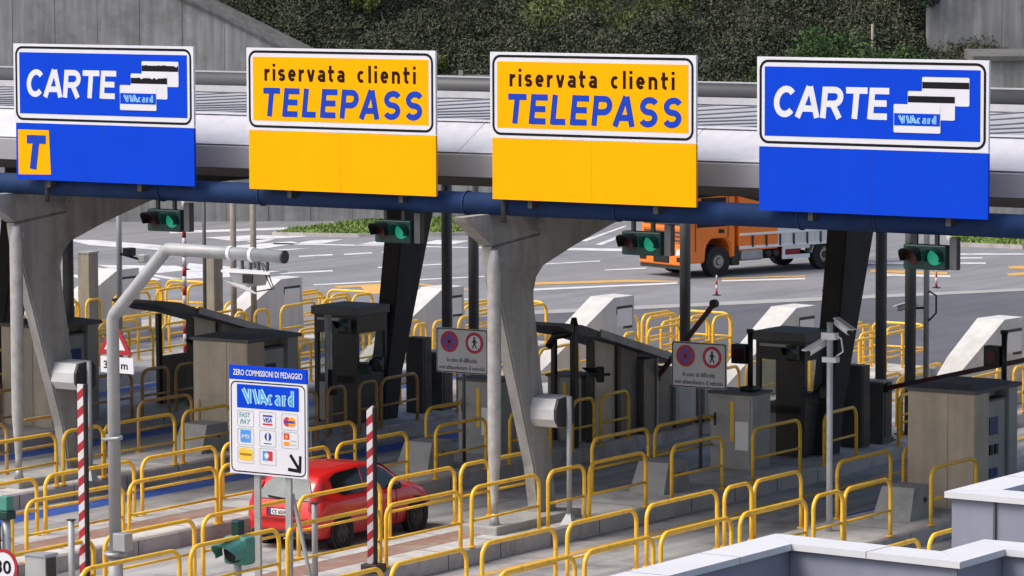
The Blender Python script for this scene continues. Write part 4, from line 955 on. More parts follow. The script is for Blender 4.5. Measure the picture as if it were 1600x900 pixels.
#--PROPS--
# ================================================================= RED CAR
def red_car(loc, rz):
    t = thing('red_car', 'red hatchback car driving up the lane behind the yellow rails', 'car', loc, rz)
    # stations: y, z bottom, half width sill, half width middle, belt z, belt half width, roof half width, roof z
    ST = [(-2.10, .42, .66, .70, .62, .66, .60, .66), (-2.08, .34, .74, .79, .78, .76, .68, .84), (-2.02, .27, .80, .845, .90, .81, .72, .96), (-1.90, .24, .82, .86, .95, .83, .68, 1.14),
          (-1.74, .22, .83, .87, .97, .84, .62, 1.36), (-1.62, .22, .835, .872, .975, .842, .60, 1.43), (-1.2, .21, .84, .875, .975, .845, .60, 1.50), (-.4, .20, .84, .875, .965, .845, .61, 1.535), (.2, .20, .84, .875, .95, .845, .60, 1.50),
          (.55, .20, .84, .873, .94, .84, .60, 1.40), (.85, .20, .84, .87, .93, .84, .63, 1.22), (1.15, .21, .83, .865, .92, .83, .68, 1.03), (1.45, .22, .82, .855, .88, .80, .68, .955), (1.75, .23, .80, .83, .82, .76, .62, .885), (1.95, .25, .75, .78, .74, .70, .56, .80), (2.07, .30, .66, .69, .64, .62, .5, .68), (2.11, .40, .55, .58, .56, .54, .45, .58)]
    S = np.array(ST); yy = np.linspace(-2.10, 2.11, 46)
    def par(y): return [np.interp(y, S[:, 0], S[:, k]) for k in range(1, 8)]
    def ring(y):
        zb, ws, wm, zbel, wb, wr, zr = par(y); zm = zb+(zbel-zb)*.55
        P = [(0, zb), (ws*.9, zb), (ws, zb+.06), (wm, zm), (wm*.995, zm+.10), (wb, zbel), (wb-.03, zbel+.02)]
        q = zr-zbel; P += [(wr+(wb-.03-wr)*.62, zbel+q*.36), (wr+(wb-.03-wr)*.25, zbel+q*.72), (wr, zbel+q*.92), (wr*.90, zr-.012), (wr*.6, zr), (0, zr+.008)]
        return P
    V = []; n = None
    for y in yy:
        P = ring(y); full = [(x, y, z) for x, z in P]+[(-x, y, z) for x, z in reversed(P[1:-1])]; n = len(full); V += full
    fs = [(j*n+i, j*n+(i+1) % n, (j+1)*n+(i+1) % n, (j+1)*n+i) for j in range(len(yy)-1) for i in range(n)]
    b = MB(); b.add(V, fs, 0, True); b.f.append(list(range(n))); b.mi.append(0); b.sm.append(True); b.f.append(list(range((len(yy)-1)*n, len(yy)*n))); b.mi.append(0); b.sm.append(True)
    b.build('body', CARR, t)
    def side(y, f, s, off=.006):
        P = ring(y); A_, B = np.array(P[6]), np.array(P[9]); mid = [np.array(P[7]), np.array(P[8])]
        seq = [A_]+mid+[B]; q = f*3; k = min(int(q), 2); p = seq[k]+(seq[k+1]-seq[k])*(q-k); return (s*(p[0]+off), y, p[1]+.002)
    def window(name, ys, f0, f1, s, m=CGLASS):
        vs = []; nf = 5
        for k, y in enumerate(ys):
            a, c = f0(y), f1(y)
            vs += [side(y, a+(c-a)*j/(nf-1), s) for j in range(nf)]
        MB().add(vs, [(k*nf+j, k*nf+j+1, (k+1)*nf+j+1, (k+1)*nf+j) for k in range(len(ys)-1) for j in range(nf-1)], 0, True).build(name, m, t, fixn=False)
    for s in (1, -1):
        window('side_window', np.linspace(-1.42, -.42, 9), lambda y: .04+.25*max(0, (-1.15-y)/.3), lambda y: .93-.25*max(0, (-1.2-y)/.3), s)
        window('side_window', np.linspace(-.36, .74, 10), lambda y: .04, lambda y: min(.93, max(.06, .93-.05*max(0, (y-.2)/.2)**2)), s)
        # pillars trim, sills, door seam, handle, mirror
        sm_ = MB(); 
        for y in (-.39, .62):
            pts = [(s*(p[0]+.004), y, p[1]) for p in ring(y)[2:7]]; sm_.tube(pts, .006, 4)
        sm_.build('door_seam', BLACK, t)
        MB().box(s*.872-.012, s*.872+.016, -.32, -.14, .80, .84, bev=.008).build('door_handle', mat('car_handle_dark_red', (.22, .008, .01), .4), t)
        MB().box(s*.84-.03, s*.84+.16, .48, .60, .95, 1.08, bev=.03).build('mirror', BLACK, t)
        MB().tube([(s*.874, -.85, .50), (s*.876, .95, .50)], .018, 6).build('side_strip', mat('car_strip_red', (.34, .01, .014), .4), t)
        # tall tail lamps up the rear pillars
        vs = []
        for k, (y, z) in enumerate(((-2.075, .80), (-2.02, .98), (-1.90, 1.14), (-1.775, 1.30))):
            zb, ws, wm, zbel, wb, wr, zr = par(y); 
            vs += [(s*(.60 if k else .62), y-.012-.02, z), (s*(wb-.05-.08*max(0, z-.95)), y-.01, z), (s*(wb+.010-.42*max(0, z-.97)), y+.14, z)]
        MB().add(vs, [(k*3+j, k*3+j+1, (k+1)*3+j+1, (k+1)*3+j) for k in range(3) for j in range(2)], 0, True).build('tail_lamp', LAMPR, t)
        MB().hull([(s*.42, 2.09, .66), (s*.66, 2.02, .66), (s*.74, 1.80, .80), (s*.50, 1.93, .80), (s*.45, 2.02, .60), (s*.70, 1.94, .62)]).build('headlight', LAMPW, t)
        for y in (-1.28, 1.36):
            MB().disc((s*.80, y, .32), .385, 'x', .155, 26).build('wheel_arch', BLACK, t)
            w_ = thing('wheel', None, None, (s*.80, y, .31)); w_.parent = t
            tb = MB(); tb.disc((0, 0, 0), .31, 'x', .19, 28, 0, .20); tb.build('tyre', TYRE, w_)
            rm = MB(); rm.disc((s*.05, 0, 0), .205, 'x', .06, 24, 0); 
            rm.build('rim', RIMD, w_)
            sp = MB()
            for k in range(8):
                a = 2*math.pi*k/8; sp.obox((s*.086, .04*math.cos(a), .04*math.sin(a)), (s*.086, .195*math.cos(a), .195*math.sin(a)), .035, .014, up=Vector((1, 0, 0)))
            sp.disc((s*.086, 0, 0), .05, 'x', .02, 12); sp.build('wheel_cover', RIMD, w_)
    # rear: glass, wiper, plate, bumper strip
    def rear(z, x):
        ys = np.interp(z, [.66, .84, .96, 1.14, 1.36, 1.43], [-2.10, -2.08, -2.02, -1.90, -1.74, -1.62]); return (x, ys-.030, z)
    vs = []; zs = np.linspace(.99, 1.37, 7)
    for z in zs:
        hw = .66-.24*max(0, (z-.99)/.38)**1.2; vs += [rear(z, x) for x in np.linspace(-hw, hw, 5)]
    MB().add(vs, [(k*5+j, k*5+j+1, (k+1)*5+j+1, (k+1)*5+j) for k in range(6) for j in range(4)], 0, True).build('rear_window', CGLASSR, t)
    MB().obox(rear(1.0, .05)[:1]+(rear(1.0, 0)[1]-.02, 1.005), (-.36, rear(1.03, 0)[1]-.02, 1.035), .03, .02).build('wiper', BLACK, t)
    MB().box(-.60, .60, -2.135, -2.06, .60, .655, bev=.01).build('bumper_strip', mat('car_strip_red', (.34, .01, .014), .4), t)
    MB().box(-.70, .70, -2.12, -2.02, .27, .40, bev=.02).build('lower_valance', BLACK, t)
    MB().box(-.34, .34, -2.118, -2.09, .68, .83).build('plate_recess', mat('car_handle_dark_red', (.22, .008, .01), .4), t)
    pl = MB(); pl.box(-.27, .27, -2.126, -2.119, .695, .81).build('plate', PLATE, t)
    for x in (-.27, .225): MB().box(x, x+.045, -2.129, -2.1262, .695, .81).build('plate_band', PBLU, t)
    put_text(MB(), 'CS 655FC', -.20, -2.1262, .712, .40, .078, bold=.02).build('plate_lettering', BLACK, t)
    # windscreen
    vs = []; ys = np.linspace(.48, 1.10, 6)
    for y in ys:
        zb, ws, wm, zbel, wb, wr, zr = par(y); vs += [(x*wr*.93, y, zr+.012) for x in np.linspace(-1, 1, 5)]
    MB().add(vs, [(k*5+j, k*5+j+1, (k+1)*5+j+1, (k+1)*5+j) for k in range(5) for j in range(4)], 0, True).build('windscreen', CGLASS, t)
    return t
red_car((-3.12, .0, 0.006), R(2.0))

# ================================================================= ORANGE TRUCK
def truck(loc, rz):
    t = thing('orange_truck', 'orange lorry with white side panels crossing the far road', 'truck', loc, rz)
    W = 1.25
    # cab, front at y = 0, body towards +y; the driver of this space sees the front at -y
    c = MB(); prof = [(.0, .55), (-.02, 1.05), (.02, 1.75), (.22, 3.05), (.40, 3.18), (2.05, 3.18), (2.15, 3.05), (2.15, .62), (1.92, .62), (1.92, 1.05), (1.72, 1.32), (1.08, 1.32), (.86, 1.05), (.80, .50), (.05, .50)]
    bm = bmesh.new(); va = [bm.verts.new((-W, a, b)) for a, b in prof]; vb = [bm.verts.new((W, a, b)) for a, b in prof]; n = len(prof)
    bm.faces.new(va); bm.faces.new(list(reversed(vb)))
    for i in range(n): bm.faces.new((va[i], vb[i], vb[(i+1) % n], va[(i+1) % n]))
    bmesh.ops.recalc_face_normals(bm, faces=bm.faces[:])
    bmesh.ops.bevel(bm, geom=[e for e in bm.edges if abs(e.verts[0].co.x-e.verts[1].co.x) < 1e-6 or True], offset=.05, segments=2, affect='EDGES')
    c.bm(bm).build('cab', TRKO, t)
    MB().hull([(-1.12, -.0, 1.80), (1.12, -.0, 1.80), (1.05, .185, 2.85), (-1.05, .185, 2.85), (-1.12, .06, 1.80), (1.12, .06, 1.80)]).build('windscreen', CGLASS, t)
    MB().box(-1.24, 1.24, -.10, .12, .42, 1.02, bev=.05).build('bumper', TRKO, t)
    MB().box(-.42, .42, -.125, -.09, .50, .78, bev=.02).build('lower_grille', BLACK, t)
    MB().box(-1.20, 1.20, -.06, .1, .30, .419).build('front_skirt', TRKD, t)
    MB().box(-1.05, 1.05, -.045, -.015, 1.20, 1.66).build('grille', mat('truck_grille', (.5, .13, .02), .4), t)
    for z in (1.28, 1.42, 1.56): MB().box(-1.0, 1.0, -.06, -.046, z-.02, z+.02).build('grille_slat', TRKD, t)
    MB().box(-.26, .26, -.112, -.101, .84, .95).build('plate', PLATE, t)
    for s in (1, -1):
        MB().hull([(s*.80, -.115, .78), (s*1.2, -.115, .82), (s*1.2, -.115, 1.0), (s*.85, -.115, .98), (s*.82, -.05, .80), (s*1.2, -.05, .82), (s*1.2, -.05, .98)]).build('headlight', LAMPW, t)
        MB().box(s*1.0-.18, s*1.0+.18, -.118, -.09, .56, .72, bev=.02).build('fog_lamp', BLACK, t)
        MB().hull([(s*1.254, .42, 1.72), (s*1.254, 1.72, 1.72), (s*1.254, 1.72, 2.72), (s*1.254, .62, 2.72), (s*1.24, .42, 1.72), (s*1.24, 1.72, 1.72), (s*1.24, 1.72, 2.72), (s*1.24, .62, 2.72)]).build('side_window', CGLASS, t)
        MB().box(s*1.27-.02, s*1.27+.02, 1.40, 1.62, 1.50, 1.62).build('door_handle', BLACK, t)
        m = MB(); m.box(s*1.255-.012, s*1.255+.012, .36, .385, .9, 3.0); m.build('door_seam', TRKD, t); MB().box(s*1.255-.012, s*1.255+.012, 1.80, 1.825, 1.34, 3.0).build('door_seam', TRKD, t)
        MB().box(s*1.42-.12, s*1.42+.12, .02, .14, 1.9, 2.65, bev=.03).build('mirror', BLACK, t)
        for j, (y, r_) in enumerate(((1.40, .52), (6.25, .52))):
            w_ = thing('wheel', None, None, (s*1.07, y, .52)); w_.parent = t
            ty = MB(); ty.disc((0, 0, 0), .52, 'x', .32, 34, 0, .28); ty.build('tyre', TYRE, w_)
            MB().disc((s*(.10 if j == 0 else .02), 0, 0), .285, 'x', .10, 28, 0).build('rim', ALLOY if j else RIMD, w_)
            MB().disc((s*(.162 if j == 0 else .12), 0, 0), .22, 'x', .03, 24, 0, .13).build('rim_ring', ALLOY, w_)
            MB().disc((s*(.17 if j == 0 else .10), 0, 0), .10, 'x', .12, 16).build('hub', ALLOY if j == 0 else RIMD, w_)
        # mudguards
        for y, m in ((6.25, STEELG),):
            g = MB(); A_ = [R(8+164*k/12) for k in range(13)]
            vs = [(s*x, y+rr*math.cos(a), .52+rr*math.sin(a)) for a in A_ for x, rr in ((.86, .60), (1.23, .60), (1.23, .64), (.86, .64))]
            g.add(vs, [(k*4+j, (k+1)*4+j, (k+1)*4+(j+1) % 4, k*4+(j+1) % 4) for k in range(12) for j in range(4)]); g.build('mudguard', m, t)
        MB().box(s*1.08-.16, s*1.08+.16, 6.95, 7.0, .25, 1.0).build('mud_flap', TRKD, t); MB().box(s*1.08-.16, s*1.08+.16, 2.0, 2.35, .35, 1.0, bev=.03).build('step_panel', TRKD, t)
        MB().box(s*1.02-.20, s*1.02+.20, 2.45, 3.45, .48, 1.0, bev=.08).build('fuel_tank', GALV, t)
        for y in (3.62, 3.95): MB().disc((s*1.05, y, .70), .11, 'x', .5, 16).build('air_tank', TRKD, t)
        for z in (.52, .86): MB().box(s*1.20-.02, s*1.20+.02, 4.3, 5.55, z-.07, z+.07).build('side_guard', PLATE, t)
        MB().box(s*1.20-.02, s*1.20+.02, 4.3, 4.42, .591, .789).build('side_guard_post', PLATE, t)
        MB().box(s*.9-.2, s*.9+.2, 4.5, 5.2, .55, .95).build('red_case', REDS, t)
        MB().box(s*1.1-.12, s*1.1+.12, 7.02, 7.5, .62, 1.06).build('rear_locker', STEELG, t)
    MB().box(-.45, .45, 1.8, 7.8, .72, 1.02).build('chassis', TRKD, t)
    MB().box(-.6, .6, .9, 6.6, .45, .56).build('axle_beam', TRKD, t)
    # body: drop side bed with tarpaulin sides; the front part is orange
    z0, z1 = .90, 3.75
    MB().box(-1.25, 1.25, 2.30, 4.05, z0-.06, z1, bev=.02).build('front_body', TRKO, t)
    MB().box(-1.25, 1.25, 4.055, 7.70, z0, z1, bev=.02).build('white_body', TRKW, t)
    MB().box(-1.26, 1.26, 7.705, 7.86, z0, z1-.02, bev=.02).build('rear_frame', TRKO, t)
    for s in (1, -1):
        MB().box(s*1.262-.012, s*1.262+.012, 2.32, 7.69, z0+.46, z0+.54).build('bed_rail', PLATE, t)
        MB().box(s*1.262-.012, s*1.262+.012, 2.32, 7.69, z0+.00, z0+.10).build('bed_rail', PLATE if True else TRKO, t)
        for y in np.arange(2.9, 7.6, .62): MB().box(s*1.285-.02, s*1.285+.02, y-.028, y+.028, z0+.05, z0+.44).build('strap', TRKD, t)
    for y in (2.25, 2.28): pass
    # mast and folded gear on the orange part, seen over the beam
    MB().hull([(-1.1, 1.2, 3.18), (1.1, 1.2, 3.18), (1.1, 2.1, 3.18), (-1.1, 2.1, 3.18), (-1.0, 1.9, 3.7), (1.0, 1.9, 3.7), (1.0, 2.1, 3.7), (-1.0, 2.1, 3.7)]).build('wind_deflector', TRKO, t)
    return t
TR = Vector((-26.98, 54.17, 0)); trz = math.atan2(-.33, .944)
# right front wheel of the lorry stands at TR
Mrot = Matrix.Rotation(trz, 3, 'Z'); truck(TR-Mrot @ Vector((1.07, 1.40, 0)), trz)

# ================================================================= SIGNS AND POLES NEARBY
# card payment sign
def card_sign():
    t = thing('payment_sign', 'white sign of card emblems with blue ZERO COMMISSIONI DI PEDAGGIO header', 'sign', (-.30, -7.2, 2.32))
    W, Hh, hh = 1.71, 1.93, .25
    MB().box(0, W, -.02, .02, 0, Hh-hh-.004).build('panel', WHT, t); MB().box(-.0, W, -.02, .02, Hh-hh, Hh).build('header', BLUE, t)
    put_text(MB(), 'ZERO COMMISSIONI DI PEDAGGIO', .09, -.023, Hh-hh+.075, W-.18, .105, bold=.016).build('lettering', WHT, t)
    H1 = Hh-hh; b = MB(); ring_plate(b, rrect(.03, W-.03, .03, H1-.03, .11), rrect(.05, W-.05, .05, H1-.05, .095), -.0235, -.0195); b.build('border_line', BLK, t)
    v = MB(); viacard(v, .17, H1-.50, W-.34, .42, -.0205, WHT, 0, 1); v.build('large_emblem', [BLUE, CYAN, mat('sign_mid_blue', (.07, .34, .62), .5)], t)
    def cell(c, r):
        x = .17+c*.49; z = H1-.84-r*.325; q = MB(); ring_plate(q, rrect(x, x+.37, z, z+.30, .03, 3), rrect(x+.014, x+.356, z+.014, z+.286, .025, 3), -.023, -.0195, 0); return x, z, q
    LB = mat('emblem_light_blue', (.06, .28, .72), .4); RD = mat('emblem_red', (.55, .03, .05), .4); GO = mat('emblem_gold', (.78, .50, .05), .4); TE = mat('emblem_teal', (.16, .36, .42), .4); OR = mat('emblem_orange', (.80, .30, .02), .4); NV = mat('emblem_navy', (.03, .05, .30), .4)
    y = -.0205
    GR = mat('emblem_frame_grey', (.42, .44, .46), .5)
    def put(x, z, q, mats): q.build('card_emblem', [GR]+mats, t)
    x, z, q = cell(0, 0); put_text(q, 'FAST', x+.05, y, z+.17, .24, .09, 1, bold=.02); put_text(q, 'PAY', x+.06, y, z+.05, .24, .09, 1, bold=.02, shear=.3); put(x, z, q, [TE])
    x, z, q = cell(1, 0); q.box(x+.08, x+.29, y-.003, y, z+.21, z+.24, 1); q.box(x+.08, x+.29, y-.003, y, z+.06, z+.09, 2); put_text(q, 'VISA', x+.09, y, z+.11, .19, .08, 1, bold=.02, shear=.2); put(x, z, q, [NV, RD])
    x, z, q = cell(2, 0); q.disc((x+.13, y, z+.15), .085, 'y', .006, 16, 1); q.disc((x+.23, y, z+.15), .085, 'y', .009, 16, 2); q.box(x+.07, x+.29, y-.007, y-.005, z+.13, z+.17, 3); put(x, z, q, [RD, OR, NV])
    x, z, q = cell(0, 1); q.box(x+.07, x+.30, y-.003, y, z+.05, z+.27, 1); put_text(q, 'AMEX', x+.09, y-.0032, z+.12, .19, .07, 2, bold=.02); put(x, z, q, [LB, WHT])
    x, z, q = cell(1, 1); q.disc((x+.19, y, z+.18), .075, 'y', .006, 18, 1); q.box(x+.17, x+.21, y-.006, y-.0035, z+.11, z+.25, 2); q.box(x+.10, x+.27, y-.003, y, z+.05, z+.065, 1); put(x, z, q, [NV, WHT])
    x, z, q = cell(2, 1); q.box(x+.05, x+.17, y-.003, y, z+.16, z+.27, 1); q.box(x+.05, x+.17, y-.003, y, z+.05, z+.12, 2); q.disc((x+.11, y-.003, z+.21), .035, 'y', .004, 12, 2); q.box(x+.20, x+.32, y-.003, y, z+.13, z+.15, 0); q.box(x+.20, x+.32, y-.003, y, z+.06, z+.08, 0); put(x, z, q, [RD, OR])
    x, z, q = cell(0, 2); q.prism(rrect(x+.03, x+.34, z+.05, z+.27, .06, 4), 'y', y-.003, y, 1); q.box(x+.06, x+.31, y-.005, y-.003, z+.14, z+.18, 2); put(x, z, q, [GO, mat('emblem_brown', (.30, .17, .02), .5)])
    x, z, q = cell(1, 2); q.box(x+.07, x+.18, y-.003, y, z+.08, z+.25, 1); q.box(x+.18, x+.29, y-.003, y, z+.08, z+.25, 2); q.disc((x+.16, y-.003, z+.165), .05, 'y', .005, 14, 3); put(x, z, q, [LB, RD, WHT])
    a = MB(); c = Vector((W-.15, -.0225, .13)); up = Vector((0, 1, 0))
    a.obox(c+Vector((-.02, 0, .02)), c+Vector((-.22, 0, .28)), .004, .06, up=Vector((.8, 0, .6))); a.obox(c+Vector((-.27, 0, .02)), c+Vector((.012, 0, .0)), .0045, .06); a.obox(c+Vector((-.012, 0, -.02)), c+Vector((-.0, 0, .27)), .005, .055, up=Vector((1, 0, 0)))
    a.build('arrow', BLK, t)
    for x in (.56, 1.25): MB().box(x-.06, x+.06, .022, .08, -2.0, Hh-.1).build('post', GALV, t)
    MB().obox((1.28, .11, -.30), (1.72, .11, -1.98), .05, .05).build('brace', GALV, t)
    for z in (.3, 1.3): MB().box(.1, W-.1, .0805, .11, z-.03, z+.03).build('back_rail', GALV, t)
    return t
card_sign()
# no stopping / no pedestrians signs
def breakdown_sign(loc, label, first=None):
    t = thing('warning_board', label, 'sign', loc, 0)
    W, Hh = 1.36, .98
    pl = MB(); pl.prism(rrect(-W/2, W/2, 0, Hh, .06), 'y', -.015, .015); pl.build('panel', mat('board_dull_white', (.50, .50, .52), .5, var=.06), t)
    b = MB(); ring_plate(b, rrect(-W/2+.01, W/2-.01, .01, Hh-.01, .055), rrect(-W/2+.03, W/2-.03, .03, Hh-.03, .045), -.019, -.0145); b.build('border_line', BLK, t)
    RR = mat('prohibition_red', (.42, .02, .05), .4); BB = mat('prohibition_blue', (.05, .08, .42), .4)
    for x, k in ((-.33, 0), (.33, 1)):
        c = (x, -.018, Hh-.30); MB().disc(c, .235, 'y', .006, 28, 0, .165).build('red_ring', RR, t); MB().disc(c, .165, 'y', .005, 28).build('disc_field', BB if k == 0 else WHT, t)
        if k == 0:
            m = MB()
            for s in (1, -1): m.obox((x-.12*s, -.0225, Hh-.30-.12), (x+.12*s, -.0225, Hh-.30+.12), .004, .05, up=Vector((0, 0, 1)))
            m.build('red_cross', RR, t)
        else:
            m = MB(); y = -.022; zc = Hh-.30; m.disc((x, y, zc+.11), .028, 'y', .004, 12)
            for p, q, wd in (((0, .08), (0, -.01), .06), ((0, 0), (.055, -.12), .032), ((0, 0), (-.05, -.12), .032), ((0, .06), (.07, 0), .024), ((0, .06), (-.065, .01), .024)):
                m.obox((x+p[0], y, zc+p[1]), (x+q[0], y, zc+q[1]), .004, wd, up=Vector((0, 0, 1)) if abs(p[0]-q[0]) > .01 else Vector((1, 0, 0)))
            m.build('walker', mat('walker_dark_green', (.01, .05, .03), .5), t)
    DK = mat('board_text_dark', (.06, .07, .10), .5)
    put_text(MB(), 'In caso di difficoltà', -.40, -.016, .24, .80, .10, bold=.01).build('lettering', DK, t); put_text(MB(), 'non abbandonare', -.60, -.016, .075, .74, .095, bold=.01).build('lettering', DK, t); put_text(MB(), 'il veicolo', .19, -.016, .075, .41, .095, bold=.01).build('lettering', DK, t)
    MB().tube([(0, .05, -1.95), (0, .05, .9)], .04, 8).build('post', DPOST, t)
    return t
breakdown_sign((-5.95, 8.3, 2.28), 'no stopping and no walking board left of the middle downpipe'); breakdown_sign((-.9, 9.9, 2.11), 'no stopping and no walking board in front of the raised barrier')
# triangular warning sign with metre plate
t = thing('warning_triangle', 'red edged warning triangle with white metre plate behind the bent grey pole', 'sign', (-6.38, -3.0, 3.78))
def tri(r): return [(r*math.cos(a), r*math.sin(a)+.16) for a in (R(90), R(210), R(330))]
MB().prism([(p[0], p[1]) for p in tri(.48)], 'y', -.012, .012).build('triangle', REDS, t); MB().prism(tri(.30), 'y', -.016, -.0125).build('field', WHT, t)
m = MB(); m.obox((-.07, -.018, .02), (-.03, -.018, .30), .003, .05); m.obox((.08, -.018, .02), (.03, -.018, .30), .003, .05); m.build('road_symbol', BLK, t)
MB().box(-.36, .46, -.012, .012, -.44, -.13).build('distance_plate', WHT, t); put_text(MB(), '300 m', -.28, -.0125, -.36, .60, .15, bold=.015).build('lettering', BLK, t); MB().tube([(0, .05, -3.4), (0, .05, .5)], .04, 8).build('post', GALV, t)
# round 30 sign at the lower left corner
t = thing('speed_sign', 'round white 30 speed sign with red ring in the lower left corner', 'sign', (1.0, -14.82, 1.77))
MB().disc((0, 0, 0), .29, 'y', .02, 32, 0, .235).build('red_ring', REDS, t); MB().disc((0, 0, 0), .234, 'y', .018, 32).build('disc_field', WHT, t); put_text(MB(), '30', -.17, -.0105, -.11, .33, .22, bold=.02).build('lettering', BLK, t); MB().tube([(0, .05, -1.44), (0, .05, .2)], .035, 8).build('post', GALV, t)
# bent grey pole with reader arm
t = thing('reader_gantry', 'tall bent grey pole with a horizontal arm over the lane at left', 'pole', (0, -10.8, H0))
p = MB(); P = [(0, 0, 0), (0, 0, 1.0)]; p.tube(P, .128, 10); p.build('lower_shaft', GPOST, t); MB().tube([(0, 0, 1.0), (0, 0, 1.06)], .20, 12).build('flange', GALV, t)
p = MB(); p.tube([(0, 0, 1.06), (0, 0, 5.06), (.03, 0, 5.12), (1.16, 0, 6.26), (1.22, 0, 6.29), (3.64, 0, 6.26)], .110, 10); p.build('shaft', GPOST, t)
MB().disc((3.65, 0, 6.26), .112, 'x', .03, 14).build('end_cap', DSTEEL, t)
MB().box(.12, .38, -.22, .0, 1.12, 1.42, bev=.01).build('junction_box', GALV, t); MB().box(-.17, .17, -.02, .02, 3.0, 3.07).build('clamp', GALV, t); MB().tube([(-.22, -.05, 2.98), (.26, -.16, 3.05)], .03, 6).build('clamp_bar', GALV, t)
for x in (2.55, 3.0): MB().disc((x, 0, 6.288-.0125*(x-1.22)), .126, 'x', .06, 14).build('clamp_band', CAMW, t)
MB().box(2.55, 3.55, -.28, .22, 5.98, 6.02).build('carrier_plate', CAMW, t)
for x in (2.78, 2.95, 3.12, 3.3): MB().box(x-.014, x+.014, -.03, .03, 6.02, 6.17).build('hanger', DPOST, t)
MB().hull([(2.70, -.26, 5.975), (3.22, -.26, 5.975), (3.22, .16, 5.975), (2.70, .16, 5.975), (2.76, -.2, 5.76), (3.14, -.2, 5.76), (3.14, .16, 5.76), (2.76, .16, 5.76)]).build('reader_housing', GALV, t)
MB().hull([(2.68, -.38, 5.86), (3.10, -.38, 5.80), (3.10, -.27, 5.72), (2.68, -.27, 5.78), (3.30, -.35, 5.66), (3.30, -.27, 5.66)]).build('hood_plate', CAMW, t)
MB().box(3.0, 3.20, -.29, -.262, 5.82, 5.96).build('lens_window', BLACK, t)
c = MB()
for k, (a, b) in enumerate(((.0, .30), (.12, .42))): c.tube([(3.25+a*.3, -.1, 6.15), (3.36+a*.6, -.15, 5.98), (3.38+b*.4, -.15, 5.74), (3.2, -.15, 5.68)], .011, 5)
c.build('cable', BLACK, t, fixn=False)
# striped upright booms at the lane entries
def striped(loc, label, h, lean=0.0):
    t = thing('striped_boom', label, 'barrier', loc)
    m = MB(); n = int(h/.155); d = Vector((lean, 0, h)); 
    m.box(.058, .10, -.02, .06, 0, h, 0); m.build('edge_rail', BLACK, t)
    m = MB(); k = 0; z = 0; w2 = .075
    while z < h-.01:
        z2 = min(z+.15, h); o = .05
        vs = [(-w2, -.015, z-o*(z > 0)), (w2-.02, -.015, z+o*(z > 0)), (w2-.02, -.015, z2+o*(z2 < h)), (-w2, -.015, z2-o*(z2 < h))]
        vs += [(a, .03, c_) for a, b_, c_ in vs]
        m.add(vs, [(0, 1, 2, 3), (7, 6, 5, 4), (0, 4, 5, 1), (1, 5, 6, 2), (2, 6, 7, 3), (3, 7, 4, 0)], k % 2); z = z2; k += 1
    m.build('striped_board', [REDS, WHTS], t)
    MB().box(-.16, .2, -.12, .2, -.001, .16, bev=.02).build('hinge_base', DSTEEL, t)
    return t
striped((-.95, -10.52, H0), 'tall red and white striped upright boom left of the bent grey pole', 3.85); striped((1.12, -4.92, H0), 'red and white striped upright boom in front of the red car', 3.0)
# white reader boxes on the columns and their slim posts
def reader_box(loc, label, ph):
    t = thing('reader_box', label, 'reader', loc)
    pr = [(-.34, .10), (-.24, .30), (.22, .33), (.34, .22), (.34, -.20), (.22, -.30), (-.22, -.26), (-.34, -.10)]
    MB().prism([(a, b) for a, b in pr], 'x', -.80, 0).build('housing', mat('reader_white', (.60, .60, .60), .45, var=.05), t); MB().prism([(a*.96, b*.96) for a, b in pr], 'x', .001, .05).build('end_plate', DSTEEL, t)
    MB().tube([(.14, 0, -ph), (.14, 0, .34)], .055, 10).build('post', GPOST, t); MB().hull([(.0, -.12, -ph), (.28, -.12, -ph), (.28, .12, -ph), (0, .12, -ph), (.10, -.04, -ph+.22), (.18, -.04, -ph+.22), (.18, .04, -ph+.22), (.1, .04, -ph+.22)]).build('foot', GALV, t)
    return t
reader_box((.80, 1.95, 2.50), 'white reader box beside the foot of the middle column', 2.17); reader_box((-11.15, 1.75, 2.52), 'white reader box beside the left column above the striped boom', 2.19)
# camera poles
def bullet_cam(name, loc, label, rz, parent=None, tilt=-12):
    t = thing(name, label, 'camera', loc, rz) if parent is None else thing(name, None, None, loc, rz)
    if parent: t.parent = parent
    d = math.tan(R(tilt)); b = MB(); b.tube([(0, .2, -.2*d), (0, -.22, .22*d)], .075, 12); b.build('camera_body', CAMW, t); MB().hull([(-.09, .2, .07-.2*d), (.09, .2, .07-.2*d), (.09, -.34, .085+.34*d), (-.09, -.34, .085+.34*d), (-.07, .2, .095-.2*d), (.07, .2, .095-.2*d), (.07, -.34, .105+.34*d), (-.07, -.34, .105+.34*d)]).build('sun_shield', CAMW, t)
    MB().disc((0, -.225, .225*d), .06, 'y', .012, 12).build('lens', BLACK, t); return t
t = thing('camera_pole', 'slim white pole carrying two security cameras in front of the right booth', 'pole', (5.68, 3.85, H0))
MB().tube([(0, 0, 0), (0, 0, 4.05)], .062, 10).build('mast', mat('pole_pale_grey', (.48, .50, .52), .45, metal=.2), t); MB().box(-.15, .15, -.08, .08, 3.72, 3.85).build('mount_plate', CAMW, t); MB().box(-.13, .17, -.08, .08, 3.28, 3.38).build('mount_plate', CAMW, t)
bullet_cam('camera', (.28, .0, 3.98), None, R(65), t, -20); bullet_cam('camera', (-.22, -.05, 3.58), None, R(-28), t, -25)
c = MB(); c.tube([(.05, 0, 3.85), (.26, -.02, 3.75), (.30, -.02, 3.5), (.15, -.02, 3.40)], .016, 6); c.build('cable', CAMW, t, fixn=False)
t = thing('camera_pole', 'thin grey pole with one white camera by the rightmost green signal', 'pole', (.28, 18.0, H0)); MB().tube([(0, 0, 0), (0, 0, 6.0)], .07, 8).build('mast', GPOST, t); bullet_cam('camera', (-.42, -.1, 2.95), None, R(-70), t, -20)
